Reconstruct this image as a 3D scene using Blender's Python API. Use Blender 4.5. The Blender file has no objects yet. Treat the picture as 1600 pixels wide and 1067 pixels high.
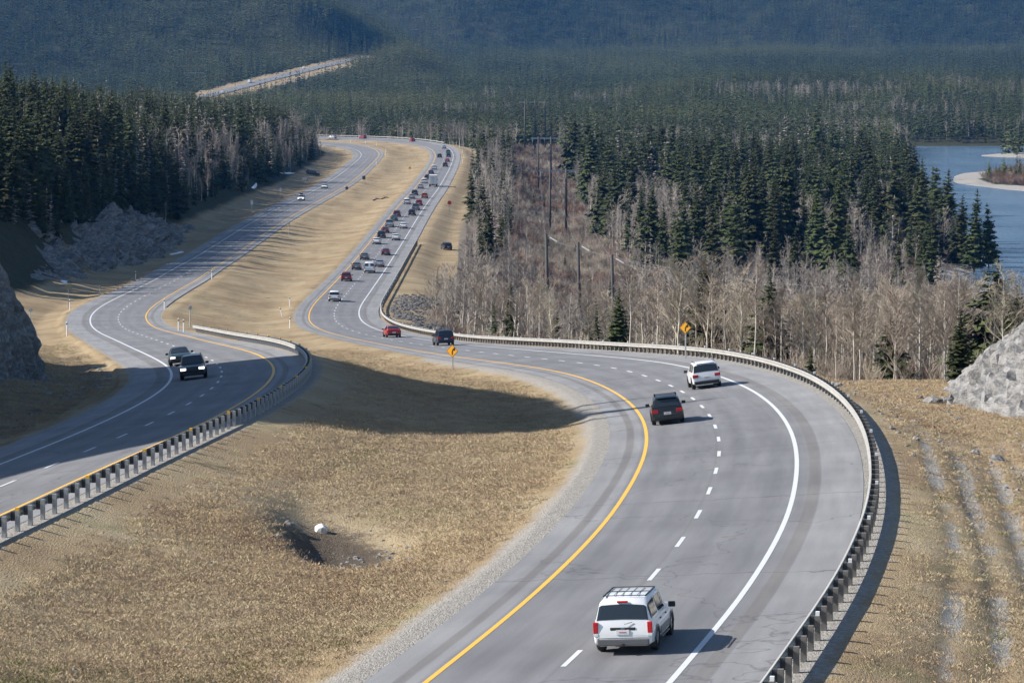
import bpy, bmesh, math, random
import numpy as np
from mathutils import Vector, Matrix, noise

R = math.radians
scene = bpy.context.scene
COL = scene.collection

# ------------------------------------------------------------------ camera
FPX = 5400.0                                  # focal length in pixels of a 1600 px wide picture
HORIZON = 80.0                                # picture row of the true horizon
PITCH = math.atan((533.5 - HORIZON) / FPX)
cam_data = bpy.data.cameras.new('camera')
cam_data.sensor_width = 36.0
cam_data.lens = FPX / 1600.0 * 36.0
cam_data.clip_start = 1.0
cam_data.clip_end = 40000.0
cam = bpy.data.objects.new('camera', cam_data)
COL.objects.link(cam)
cam.location = (0, 0, 0)
cam.rotation_euler = (math.pi / 2 - PITCH, 0, 0)
scene.camera = cam

# ------------------------------------------------------------------ light
SUN_EL = R(32.5)
SUN_AZ = R(-90.0)                             # compass angle from +Y towards +X: the sun stands to the left
sun_dir = Vector((math.sin(SUN_AZ) * math.cos(SUN_EL), math.cos(SUN_AZ) * math.cos(SUN_EL), math.sin(SUN_EL)))
world = bpy.data.worlds.new('World')
scene.world = world
world.use_nodes = True
wn = world.node_tree
wn.nodes.clear()
sky = wn.nodes.new('ShaderNodeTexSky')
sky.sky_type = 'NISHITA'
sky.sun_disc = False
sky.sun_elevation = SUN_EL
sky.sun_rotation = SUN_AZ
sky.air_density = 1.0
sky.dust_density = 0.6
sky.ozone_density = 1.5
bg = wn.nodes.new('ShaderNodeBackground')
bg.inputs['Strength'].default_value = 0.08
wo = wn.nodes.new('ShaderNodeOutputWorld')
wn.links.new(sky.outputs[0], bg.inputs[0])
wn.links.new(bg.outputs[0], wo.inputs[0])
sun_data = bpy.data.lights.new('sun', 'SUN')
sun_data.energy = 5.0
sun_data.angle = R(0.55)
sun_data.color = (1.0, 0.935, 0.85)
sun = bpy.data.objects.new('sun', sun_data)
COL.objects.link(sun)
sun.rotation_euler = sun_dir.to_track_quat('Z', 'Y').to_euler()
sun.location = (-200, 100, 150)
scene.view_settings.view_transform = 'Standard'
scene.view_settings.look = 'None'
scene.view_settings.exposure = 0.78
scene.view_settings.gamma = 1.0
scene.view_settings.use_curve_mapping = False
scene.cycles.use_denoising = True
scene.cycles.max_bounces = 4
scene.cycles.diffuse_bounces = 1
scene.cycles.use_adaptive_sampling = True
scene.cycles.adaptive_threshold = 0.02
scene.cycles.volume_bounces = 0
scene.cycles.transparent_max_bounces = 6

# ------------------------------------------------------------------ helpers
def link(name, mesh, parent=None, mats=()):
    o = bpy.data.objects.new(name, mesh)
    COL.objects.link(o)
    if parent is not None:
        o.parent = parent
    if mesh is not None:
        for m in mats:
            if m.name not in [x.name for x in mesh.materials if x]:
                mesh.materials.append(m)
    return o

def mesh_from(name, verts, faces, mat=None, smooth=False, mat_idx=None):
    me = bpy.data.meshes.new(name)
    me.from_pydata([tuple(v) for v in verts], [], [tuple(f) for f in faces])
    if mat is not None:
        for m in (mat if isinstance(mat, (list, tuple)) else [mat]):
            me.materials.append(m)
    if mat_idx is not None:
        me.polygons.foreach_set('material_index', np.asarray(mat_idx, dtype=np.int32))
    if smooth:
        me.polygons.foreach_set('use_smooth', np.ones(len(me.polygons), dtype=bool))
    me.update()
    return me

def tag(o, label=None, cat=None, group=None, kind=None):
    if label: o['label'] = label
    if cat: o['category'] = cat
    if group: o['group'] = group
    if kind: o['kind'] = kind
    return o

def empty(name, loc=(0, 0, 0), rz=0.0):
    o = bpy.data.objects.new(name, None)
    o.empty_display_size = 0.5
    COL.objects.link(o)
    o.location = loc
    o.rotation_euler = (0, 0, rz)
    return o

def box_vf(cx, cy, cz, sx, sy, sz, V, Fc, M=None):
    b = len(V)
    for dz in (-.5, .5):
        for dx, dy in ((-.5, -.5), (.5, -.5), (.5, .5), (-.5, .5)):
            p = Vector((cx + dx * sx, cy + dy * sy, cz + dz * sz))
            V.append(M @ p if M else p)
    for f in ((0, 3, 2, 1), (4, 5, 6, 7), (0, 1, 5, 4), (1, 2, 6, 5), (2, 3, 7, 6), (3, 0, 4, 7)):
        Fc.append(tuple(b + i for i in f))

def tube_vf(p0, p1, r0, r1, n, V, Fc, cap=False):
    p0 = Vector(p0); p1 = Vector(p1)
    d = (p1 - p0)
    if d.length < 1e-6: return
    d.normalize()
    a = d.orthogonal().normalized(); c = d.cross(a)
    b = len(V)
    for p, r in ((p0, r0), (p1, r1)):
        for i in range(n):
            t = 2 * math.pi * i / n
            V.append(p + a * (r * math.cos(t)) + c * (r * math.sin(t)))
    for i in range(n):
        j = (i + 1) % n
        Fc.append((b + i, b + j, b + n + j, b + n + i))
    if cap:
        Fc.append(tuple(b + i for i in reversed(range(n))))
        Fc.append(tuple(b + n + i for i in range(n)))

# ------------------------------------------------------------------ materials
MATS = {}
def nmat(name):
    m = bpy.data.materials.new(name)
    m.use_nodes = True
    nt = m.node_tree
    bsdf = nt.nodes['Principled BSDF']
    MATS[name] = m
    return m, nt, bsdf

def node(nt, typ, **kw):
    n = nt.nodes.new(typ)
    for k, v in kw.items():
        if k == 'inp':
            for kk, vv in v.items():
                n.inputs[kk].default_value = vv
        else:
            setattr(n, k, v)
    return n

def ramp(nt, fac, stops):
    r = nt.nodes.new('ShaderNodeValToRGB')
    el = r.color_ramp.elements
    while len(el) > 1: el.remove(el[-1])
    el[0].position = stops[0][0]; el[0].color = (*stops[0][1], 1) if len(stops[0][1]) == 3 else stops[0][1]
    for p, c in stops[1:]:
        e = el.new(p); e.color = (*c, 1) if len(c) == 3 else c
    nt.links.new(fac, r.inputs[0])
    return r.outputs[0]

def mix(nt, a, b, fac, mode='MIX'):
    n = nt.nodes.new('ShaderNodeMix')
    n.data_type = 'RGBA'; n.blend_type = mode
    for sock, v in ((n.inputs[0], fac), (n.inputs[6], a), (n.inputs[7], b)):
        if isinstance(v, (int, float)): sock.default_value = v
        elif isinstance(v, (tuple, list)): sock.default_value = (*v, 1) if len(v) == 3 else v
        else: nt.links.new(v, sock)
    return n.outputs[2]

def math_n(nt, op, a, b=None, clamp=False):
    n = nt.nodes.new('ShaderNodeMath'); n.operation = op; n.use_clamp = clamp
    for i, v in enumerate((a, b)):
        if v is None: continue
        if isinstance(v, (int, float)): n.inputs[i].default_value = v
        else: nt.links.new(v, n.inputs[i])
    return n.outputs[0]

def noise_n(nt, vec, scale, detail=3.0, rough=0.55, dist=0.0):
    n = nt.nodes.new('ShaderNodeTexNoise')
    n.inputs['Scale'].default_value = scale; n.inputs['Detail'].default_value = detail
    n.inputs['Roughness'].default_value = rough; n.inputs['Distortion'].default_value = dist
    if vec is not None: nt.links.new(vec, n.inputs['Vector'])
    return n.outputs[0]

def simple(name, col, rough=0.6, metal=0.0, var=0.0, scale=8.0, spec=0.5, coat=0.0, emit=None):
    m, nt, b = nmat(name)
    b.inputs['Roughness'].default_value = rough
    b.inputs['Metallic'].default_value = metal
    b.inputs['Specular IOR Level'].default_value = spec
    b.inputs['Coat Weight'].default_value = coat
    b.inputs['Coat Roughness'].default_value = 0.05
    if var > 0:
        tc = node(nt, 'ShaderNodeTexCoord')
        f = noise_n(nt, tc.outputs['Object'], scale, 4)
        c = ramp(nt, f, [(0.3, tuple(max(0, x * (1 - var)) for x in col)), (0.7, tuple(min(1, x * (1 + var)) for x in col))])
        nt.links.new(c, b.inputs['Base Color'])
    else:
        b.inputs['Base Color'].default_value = (*col, 1)
    if emit:
        b.inputs['Emission Color'].default_value = (*col, 1)
        b.inputs['Emission Strength'].default_value = emit
    return m
# plan knots of the two carriageways: x, y, z, cross-fall (rise to the right)
KNOTS_R = [(-15.04,29.56,-18.25,0.054),(-10.71,47.03,-18.29,0.054),(-6.58,64.55,-18.33,0.054),(-2.70,82.12,-18.37,0.053),(0.95,99.75,-18.41,0.052),(4.32,117.43,-18.51,0.056),(7.03,135.22,-18.71,0.065),(8.97,153.11,-19.07,0.076),(10.32,171.05,-19.59,0.091),(11.04,189.03,-20.26,0.109),(11.18,207.03,-21.07,0.121),(10.78,225.02,-22.00,0.123),(9.85,243.00,-23.00,0.119),(8.34,260.93,-24.07,0.109),(6.19,278.80,-25.25,0.095),(3.54,296.60,-26.50,0.083),(0.66,314.37,-27.76,0.074),(-2.27,332.13,-29.00,0.064),(-5.14,349.90,-30.24,0.049),(-7.95,367.68,-31.45,0.030),(-10.73,385.46,-32.64,0.012),(-13.54,403.24,-33.77,0.000),(-16.32,421.02,-34.84,-0.005),(-19.01,438.82,-35.86,-0.005),(-21.52,456.64,-36.79,-0.005),(-23.64,474.52,-37.60,-0.003),(-25.24,492.44,-38.30,-0.003),(-26.34,510.41,-38.92,-0.009),(-27.09,528.39,-39.44,-0.017),(-27.49,546.38,-39.85,-0.021),(-27.65,564.38,-40.23,-0.021),(-27.78,582.38,-40.61,-0.020),(-27.92,600.38,-40.99,-0.019),(-28.05,618.38,-41.37,-0.018),(-28.18,636.38,-41.74,-0.017),(-28.29,654.38,-42.07,-0.016),(-28.37,672.38,-42.34,-0.014),(-28.42,690.38,-42.54,-0.013),(-28.45,708.38,-42.70,-0.011),(-28.47,726.38,-42.84,-0.010),(-28.47,744.38,-42.96,-0.009),(-28.47,762.38,-43.06,-0.009),(-28.46,780.38,-43.13,-0.008),(-28.44,798.38,-43.19,-0.008),(-28.42,816.38,-43.22,-0.007),(-28.41,834.38,-43.24,-0.007),(-28.39,852.38,-43.25,-0.007),(-28.36,870.38,-43.27,-0.006),(-28.33,888.38,-43.28,-0.006),(-28.29,906.38,-43.29,-0.005),(-28.23,924.38,-43.29,-0.005),(-28.15,942.38,-43.30,-0.005),(-28.06,960.38,-43.30,-0.004),(-27.95,978.38,-43.30,-0.004),(-27.82,996.38,-43.30,-0.003),(-27.67,1014.38,-43.30,-0.003),(-27.50,1032.38,-43.30,-0.003),(-27.34,1050.38,-43.30,-0.002),(-27.18,1068.38,-43.30,-0.001),(-27.06,1086.37,-43.30,-0.000),(-26.97,1104.37,-43.30,0.002),(-26.91,1122.37,-43.30,0.004),(-26.87,1140.37,-43.30,0.006),(-26.84,1158.37,-43.30,0.009),(-26.81,1176.37,-43.30,0.011),(-26.78,1194.37,-43.30,0.013),(-26.75,1212.37,-43.30,0.016),(-26.73,1230.37,-43.30,0.019),(-26.72,1248.37,-43.30,0.021),(-26.73,1266.37,-43.30,0.024),(-26.77,1284.37,-43.30,0.027),(-26.84,1302.37,-43.30,0.031),(-26.92,1320.37,-43.30,0.034),(-27.01,1338.37,-43.30,0.038),(-27.12,1356.37,-43.30,0.041),(-27.25,1374.37,-43.30,0.045),(-27.42,1392.37,-43.30,0.048),(-27.65,1410.37,-43.30,0.051),(-27.95,1428.37,-43.30,0.054),(-28.33,1446.36,-43.30,0.057),(-28.81,1464.35,-43.30,0.060),(-29.40,1482.34,-43.30,0.062),(-30.11,1500.33,-43.30,0.065),(-30.98,1518.30,-43.30,0.068),(-32.04,1536.26,-43.30,0.070),(-33.37,1554.21,-43.30,0.073),(-35.05,1572.11,-43.30,0.075),(-37.14,1589.97,-43.30,0.077),(-39.75,1607.75,-43.30,0.079),(-42.95,1625.42,-43.30,0.079),(-46.82,1642.95,-43.30,0.080),(-51.50,1660.23,-43.30,0.080),(-57.24,1677.09,-43.30,0.080),(-64.40,1693.18,-43.30,0.080),(-73.42,1707.94,-43.30,0.080),(-84.61,1720.70,-43.30,0.080),(-97.94,1731.00,-43.30,0.080),(-112.91,1739.09,-43.30,0.080),(-118.11,1741.48,-43.30,0.080)]
KNOTS_L = [(-35.23,63.85,-17.60,0.110),(-32.00,81.55,-17.91,0.110),(-29.09,99.32,-18.22,0.110),(-26.56,117.13,-18.53,0.110),(-24.40,135.00,-18.85,0.113),(-22.60,152.91,-19.24,0.122),(-21.10,170.85,-19.78,0.121),(-20.00,188.81,-20.43,0.113),(-19.49,206.80,-21.15,0.109),(-19.65,224.80,-21.97,0.108),(-20.52,242.77,-22.89,0.109),(-22.09,260.70,-23.89,0.111),(-24.23,278.57,-24.95,0.110),(-26.84,296.37,-26.05,0.102),(-29.71,314.14,-27.17,0.087),(-32.61,331.91,-28.31,0.073),(-35.53,349.67,-29.43,0.061),(-38.43,367.44,-30.55,0.051),(-41.35,385.20,-31.67,0.040),(-44.30,402.95,-32.77,0.028),(-47.17,420.72,-33.79,0.016),(-49.83,438.52,-34.67,0.006),(-52.14,456.37,-35.45,-0.003),(-54.07,474.27,-36.15,-0.011),(-55.47,492.21,-36.75,-0.015),(-56.42,510.18,-37.30,-0.012),(-57.07,528.17,-37.82,-0.005),(-57.42,546.17,-38.27,0.004),(-57.62,564.17,-38.64,0.012),(-57.75,582.16,-39.02,0.015),(-58.16,600.16,-39.45,0.015),(-58.79,618.14,-39.93,0.013),(-59.42,636.13,-40.41,0.010),(-59.98,654.12,-40.88,0.007),(-60.45,672.12,-41.33,0.005),(-60.89,690.11,-41.75,0.003),(-61.29,708.11,-42.13,0.002),(-61.61,726.10,-42.45,0.001),(-61.88,744.10,-42.69,0.000),(-62.10,762.10,-42.89,0.000),(-62.27,780.10,-43.04,0.000),(-62.40,798.10,-43.15,0.000),(-62.50,816.10,-43.24,0.000),(-62.53,834.10,-43.31,0.000),(-62.49,852.10,-43.35,0.000),(-62.37,870.10,-43.38,0.000),(-62.18,888.09,-43.39,0.000),(-61.93,906.09,-43.40,0.000),(-61.64,924.09,-43.40,0.000),(-61.29,942.09,-43.40,0.000),(-60.90,960.08,-43.40,0.000),(-60.47,978.08,-43.40,0.000),(-60.04,996.07,-43.40,0.000),(-59.61,1014.07,-43.40,0.000),(-59.19,1032.06,-43.40,0.000),(-58.77,1050.06,-43.40,0.000),(-58.37,1068.05,-43.40,0.000),(-58.00,1086.05,-43.40,0.000),(-57.68,1104.04,-43.40,0.001),(-57.44,1122.04,-43.40,0.002),(-57.29,1140.04,-43.40,0.004),(-57.20,1158.04,-43.40,0.006),(-57.14,1176.04,-43.40,0.009),(-57.11,1194.04,-43.40,0.011),(-57.09,1212.04,-43.40,0.014),(-57.11,1230.04,-43.40,0.017),(-57.16,1248.04,-43.40,0.020),(-57.25,1266.04,-43.40,0.023),(-57.36,1284.04,-43.40,0.027),(-57.48,1302.04,-43.40,0.030),(-57.60,1320.04,-43.40,0.034),(-57.73,1338.04,-43.40,0.037),(-57.87,1356.04,-43.40,0.041),(-58.03,1374.03,-43.40,0.044),(-58.21,1392.03,-43.40,0.048),(-58.46,1410.03,-43.40,0.051),(-58.83,1428.02,-43.40,0.054),(-59.37,1446.01,-43.40,0.057),(-60.11,1463.99,-43.40,0.060),(-61.08,1481.96,-43.40,0.062),(-62.32,1499.91,-43.40,0.065),(-63.85,1517.83,-43.40,0.068),(-65.74,1535.72,-43.40,0.070),(-68.03,1553.56,-43.40,0.073),(-70.80,1571.31,-43.40,0.075),(-74.19,1588.92,-43.40,0.077),(-78.50,1606.24,-43.40,0.078),(-84.15,1622.98,-43.40,0.079),(-91.56,1638.80,-43.40,0.080),(-100.88,1653.43,-43.40,0.080),(-111.64,1667.11,-43.40,0.080)]
# ------------------------------------------------------------------ road axes
def catmull(K, step):
    K = np.array(K, float)
    P = np.vstack([2 * K[0] - K[1], K, 2 * K[-1] - K[-2]])
    out = []
    for i in range(1, len(P) - 2):
        p0, p1, p2, p3 = P[i - 1], P[i], P[i + 1], P[i + 2]
        n = max(1, int(round(np.linalg.norm((p2 - p1)[:2]) / step)))
        for t in np.arange(n) / n:
            out.append(0.5 * (2 * p1 + (p2 - p0) * t + (2 * p0 - 5 * p1 + 4 * p2 - p3) * t * t + (3 * p1 - p0 - 3 * p2 + p3) * t ** 3))
    out.append(K[-1])
    return np.array(out)

class Axis:
    def __init__(self, knots, step=3.0):
        self.P = catmull(knots, step)
        d = np.diff(self.P[:, :2], axis=0)
        self.S = np.concatenate([[0], np.cumsum(np.hypot(d[:, 0], d[:, 1]))])
        T = np.gradient(self.P[:, :2], axis=0)
        self.T = T / np.linalg.norm(T, axis=1)[:, None]
        self.N = np.stack([self.T[:, 1], -self.T[:, 0]], 1)          # to the right
        self.len = self.S[-1]
    def at(self, s, lat=0.0, dz=0.0):
        s = np.asarray(s, float)
        q = [np.interp(s, self.S, self.P[:, i]) for i in range(4)]
        n = [np.interp(s, self.S, self.N[:, i]) for i in range(2)]
        return np.stack([q[0] + n[0] * lat, q[1] + n[1] * lat, q[2] + q[3] * np.clip(lat, -7.5, 7.5) + dz], -1)
    def tan(self, s):
        return np.array([np.interp(s, self.S, self.T[:, 0]), np.interp(s, self.S, self.T[:, 1])])
    def s_of_y(self, y):
        return float(np.interp(y, self.P[:, 1], self.S))
    def coords(self, X, Y):
        """signed offset to the right, axis height, cross-fall, chainage of the nearest axis point"""
        X = np.asarray(X, np.float32).ravel(); Y = np.asarray(Y, np.float32).ravel()
        A = self.P[::2]; S = self.S[::2]; N = self.N[::2]; T = self.T[::2]
        ax = A[:, 0].astype(np.float32); ay = A[:, 1].astype(np.float32)
        idx = np.empty(len(X), np.int32)
        for a in range(0, len(X), 40000):
            dx = X[a:a + 40000, None] - ax; dy = Y[a:a + 40000, None] - ay
            idx[a:a + 40000] = (dx * dx + dy * dy).argmin(1)
        dx = X - A[idx, 0]; dy = Y - A[idx, 1]
        lat = dx * N[idx, 0] + dy * N[idx, 1]
        along = dx * T[idx, 0] + dy * T[idx, 1]
        s = np.clip(S[idx] + along, 0, self.len)
        z = np.interp(s, self.S, self.P[:, 2]); e = np.interp(s, self.S, self.P[:, 3])
        over = np.abs(along) - 6.0                                    # past an end of the axis
        lat = np.where(over > 0, np.sign(lat + 1e-6) * np.hypot(lat, over), lat)
        return lat, z, e, s

AR = Axis(KNOTS_R); AL = Axis(KNOTS_L)

# ------------------------------------------------------------------ numpy noise
_rs = np.random.RandomState(7)
_TAB = _rs.rand(256, 256)
def vnoise(x, y):
    x = np.asarray(x, float); y = np.asarray(y, float)
    xi = np.floor(x).astype(int); yi = np.floor(y).astype(int)
    fx = x - xi; fy = y - yi
    fx = fx * fx * (3 - 2 * fx); fy = fy * fy * (3 - 2 * fy)
    a = _TAB[xi & 255, yi & 255]; b = _TAB[(xi + 1) & 255, yi & 255]
    c = _TAB[xi & 255, (yi + 1) & 255]; d = _TAB[(xi + 1) & 255, (yi + 1) & 255]
    return (a * (1 - fx) + b * fx) * (1 - fy) + (c * (1 - fx) + d * fx) * fy
def fbm(x, y, octaves=4, gain=0.5):
    s = 0.0; a = 1.0; t = 0.0
    for i in range(octaves):
        s = s + a * vnoise(x * 2 ** i + 17.3 * i, y * 2 ** i - 9.1 * i); t += a; a *= gain
    return s / t - 0.5
def sstep(a, b, x):
    t = np.clip((x - a) / (b - a), 0, 1)
    return t * t * (3 - 2 * t)

# ------------------------------------------------------------------ terrain heights
RIDGE_Y = [40, 100, 130, 150, 163, 180, 193, 200, 207, 225, 240, 255, 266, 271, 276, 285, 292, 299, 306, 312, 322, 340, 400, 450]
RIDGE_Z = [0, 0, 4, 11, 13.6, 18.4, 21.5, 24, 28.0, 25.0, 22.5, 19.5, 16, 7.0, -2.5, -9, -4.5, .5, 1, -4.5, -13, -21, -27, -30]
FAR_ROAD = np.array([(-290, 2900, -43.5), (-268, 3000, -40), (-247, 3120, -33.5), (-226, 3250, -26.5), (-206, 3420, -20), (-187, 3600, -14), (-175, 3750, -10.5), (-160, 3950, -6.5)], float)
WATER_Z = -54.0
def far_road_coords(X, Y):
    best = np.full(X.shape, 1e9); z = np.zeros(X.shape)
    for a, b in zip(FAR_ROAD[:-1], FAR_ROAD[1:]):
        ab = (b - a)[:2]; t = np.clip(((X - a[0]) * ab[0] + (Y - a[1]) * ab[1]) / (ab @ ab), 0, 1)
        d = np.hypot(X - a[0] - t * ab[0], Y - a[1] - t * ab[1])
        zz = a[2] + t * (b[2] - a[2]); m = d < best
        best = np.where(m, d, best); z = np.where(m, zz, z)
    return best, z

def river_mask(X, Y):
    """signed metres inside the river bed (positive in the water)"""
    # left bank X as a function of Y, followed upstream (away from the camera)
    wob = 6 * fbm(X / 40 + 3, Y / 40, 3)
    lb = np.interp(Y, [560, 640, 700, 740, 790, 820, 838, 870, 920, 960, 1010, 1100, 1250, 1400, 1600, 1800, 1930, 1985], [150, 125, 108, 104, 100, 101, 111, 121, 130, 128, 129, 141, 154, 165, 186, 208, 221, 150])
    d = X - lb + wob
    d = np.minimum(d, 1975 + wob * 2 + 0.02 * (X - 250) - Y)
    d = np.minimum(d, Y - 560)
    # gravel island on the right of the channel with its bars
    isl = 1 - np.hypot((X - 244) / 64, (Y - 1425) / 165)
    d = np.where(isl > -0.25, np.minimum(d, -isl * 18 + wob * 0.4), d)
    bar = 1 - np.hypot((X - 292) / 50, (Y - 1790) / 42)
    d = np.where(bar > -0.3, np.minimum(d, -bar * 10 + wob * .4), d)
    bar2 = 1 - np.hypot((X - 104) / 12, (Y - 752) / 34)                  # grey gravel spit by the near bank
    d = np.where(bar2 > -0.4, np.minimum(d, -bar2 * 8), d)
    return d

def height(X, Y):
    X = np.asarray(X, float); Y = np.asarray(Y, float); shp = X.shape
    X = X.ravel(); Y = Y.ravel()
    lr, zr, er, sr = AR.coords(X, Y); ll, zl, el, sl = AL.coords(X, Y)
    pr = zr + er * np.clip(lr, -7.0, 7.6); pl = zl + el * np.clip(ll, -7.6, 7.0)
    aR = np.maximum(0, np.maximum(-6.5 - lr, lr - 7.9)); aL = np.maximum(0, np.maximum(-7.7 - ll, ll - 7.1))
    # ---- what lies to the right of the right carriageway
    br = np.interp(Y, [0, 60, 100, 150, 200, 242, 262, 300, 360, 430, 520, 620, 750, 1900, 2000], [-19.1, -19.2, -19.3, -19.8, -21.2, -23.2, -25.4, -29, -34.5, -40, -46, -50, -52, -52.6, -52])
    br = br - np.clip((X - 45) / 60, 0, 1) * np.interp(Y, [150, 300, 500, 700], [3, 12, 9, 1.0])
    br = br + np.interp(Y, [0, 250, 320], [.5, .6, 1.6]) * fbm(X / 14, Y / 22, 3)
    sh = sstep(580, 700, Y) * (1 - sstep(17, 38, lr))                   # grassy shelf beside the far straight
    br = br * (1 - sh) + (pr - 1.4 + .5 * fbm(X / 9, Y / 16, 3)) * sh
    wr = sstep(0, np.clip(4.2 * np.abs(pr - br), 5, 46), aR)
    right = (pr - 0.05) * (1 - wr) + br * wr
    # ---- to the left of the left carriageway
    hf = np.interp(Y, [440, 540, 640, 850, 1100, 1300, 1700, 2200], [0.0, .6, 1, 1, .45, .2, .16, 0])
    rise = np.interp(aL, [0, 3, 9, 14, 24, 60, 170, 400], [-.3, -.7, -.2, 2.5, 13, 20, 40, 60]) * hf
    flat = np.interp(aL, [0, 3, 9, 20, 60], [-.25, -.6, .3, 1.2, 5])
    left = pl + rise + flat * (1 - hf)
    zr1 = np.interp(Y, RIDGE_Y, RIDGE_Z)
    Xc = np.interp(Y, [60, 120, 200, 250, 268, 285, 300, 330, 400], [-52, -46, -39.5, -38.5, -39.5, -47, -51, -57, -66])   # foot of the near hill
    up = sstep(0, 1, (Xc - X) / 36.0) * 0.55 + 0.45 * sstep(0, 7, Xc - X)
    near = np.where(Y < 450, 1.0, 0.0)
    top = np.maximum(zr1 - np.clip(-78 - X, 0, 60) * 0.25, left)
    left = np.where((near > 0) & (X < Xc), left + (top - left) * up, left)
    left = left + fbm(X / 14, Y / 18, 4) * np.clip(aL / 8, 0, 1) * 2.2
    # ---- between the two
    t = aL / np.maximum(aL + aR, 1e-3)
    wid = aL + aR
    med = pl * (1 - sstep(0, 1, t)) + pr * sstep(0, 1, t) - 4 * t * (1 - t) * np.clip(wid / 14, 0, 1) * np.interp(Y, [0, 250, 420, 800, 1600], [1.0, 1.25, .8, 1.0, .7])
    med = med + fbm(X / 6, Y / 13, 4) * np.interp(Y, [200, 500, 1200], [.4, .8, 1.3]) * np.clip(np.minimum(aL, aR) / 3, 0, 1)
    z = np.where(ll < 0, left, np.where(lr > 0, right, med))
    # beyond the end of the axes and the valley floor far away
    vf = np.interp(Y, [0, 1700, 2500, 3500, 4500, 5200, 6900, 9000], [-50, -50, -48.5, -39, -19, -6, 430, 1000])
    vf = vf + np.where(X > 60, 15 * np.exp(-((Y - 2680) / 330) ** 2) * np.clip((X - 60) / 120, 0, 1), 0)
    h1 = np.minimum(-45 + 0.21 * (Y - 3560) , -16 + 0.55 * (-X - 105 - 0.012 * (Y - 4300)))
    vf = np.maximum(vf, np.where(Y > 3000, h1, -999))
    vf = vf + (3.0 + 15 * sstep(2300, 3400, Y)) * fbm(X / 130, Y / 260, 3) + np.clip((Y - 4900) / 700, 0, 1) * 95 * fbm(X / 330 + 5, Y / 900, 4)
    wv = np.maximum(sstep(1690, 1850, Y), sstep(0, 1, np.clip((Y - 1500) / 200, 0, 1)) * sstep(30, 90, lr))
    z = z * (1 - wv) + vf * wv
    platR = (aR <= 0); platL = (aL <= 0)
    under = lambda lat, lo, hi: np.where(Y < 500, -0.10 + 0.085 * np.maximum(sstep(lo + .6, lo + .1, lat), sstep(hi - .6, hi - .1, lat)), -0.10)
    z = np.where(platR, pr + under(lr, -5.65, 6.65), z); z = np.where(platL & ~platR, pl + under(ll, -6.65, 5.65), z)
    # gully with a steep near-left wall in the median
    gx = (X + 7.6) + 0.10 * (Y - 144); gy = Y - 144
    gx = gx + .5
    g = np.exp(-(np.where(gx < 0, gx / 1.7, gx / 4.4)) ** 2 - (gy / 9.0) ** 2)
    z = z - 1.4 * g * ~platR
    # wheel ruts on the right-hand field
    rut = 0
    for k, (off, dep) in enumerate(((9.9, .06), (11.3, .07), (12.9, .09), (14.2, .09), (16.0, .07))):
        c = off + 0.0006 * (Y - 150) ** 2 * (1 + .1 * k) + 0.15 * np.sin(Y / 9 + k)
        rut = rut + dep * np.exp(-((lr - c) / 0.32) ** 2) - dep * .6 * np.exp(-((lr - c - .75) / 0.35) ** 2)
    z = z - rut * (Y < 200) * sstep(200, 165, Y) * (lr > 8)
    # river bed
    rm = river_mask(X, Y)
    wr2 = sstep(-14, 3, rm) * (lr > 12)
    bed = WATER_Z - 0.9
    z = np.where(Y > 555, z * (1 - wr2) + np.where(rm > -14, np.minimum(z, WATER_Z + 0.95 - 1.9 * sstep(-6, 3, rm)), z) * wr2, z)
    # far road bench
    m = (Y > 2700) & (Y < 4200)
    if m.any():
        d, zf = far_road_coords(X, Y)
        w = (1 - sstep(14, 110, d)) * m
        z = z * (1 - w) + zf * w
    # fine relief away from the pavements
    off = np.clip(np.minimum(np.where(aL > 0, aL, 0), np.where(aR > 0, aR, 0)) / 1.5, 0, 1)
    z = z + off * (fbm(X / 1.3, Y / 2.2, 3) * 0.16) * (Y < 500)
    return z.reshape(shp)

def hz(x, y):
    return float(height(np.array([x]), np.array([y]))[0])

def ray(px, py):
    x = (px - 800) / FPX; y = -(py - 533.5) / FPX
    c, s = math.cos(PITCH), math.sin(PITCH)
    return np.array([x, c + y * s, -s + y * c])
_TS = np.exp(np.linspace(math.log(60), math.log(5500), 1500))
def ground(px, py):
    """ground point that the photograph shows at a pixel (1600 px wide frame)"""
    d = ray(px, py); d = d / d[1]
    P = _TS[:, None] * d
    h = height(P[:, 0], P[:, 1])
    below = np.nonzero(P[:, 2] < h)[0]
    i = below[0] if len(below) else len(_TS) - 1
    if i == 0: return Vector(P[0])
    a, b = _TS[i - 1], _TS[i]
    for _ in range(14):
        m = (a + b) / 2
        if m * d[2] < hz(m * d[0], m * d[1]): b = m
        else: a = m
    return Vector((b * d[0], b * d[1], hz(b * d[0], b * d[1])))
def to_px(P):
    P = np.asarray(P, float)
    c, s = math.cos(PITCH), math.sin(PITCH)
    dep = P[..., 1] * c - P[..., 2] * s; upv = P[..., 1] * s + P[..., 2] * c
    return 800 + FPX * P[..., 0] / dep, 533.5 - FPX * upv / dep
def at_z(px, py, z):
    d = ray(px, py); k = z / d[2]
    return Vector(d * k)

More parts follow.
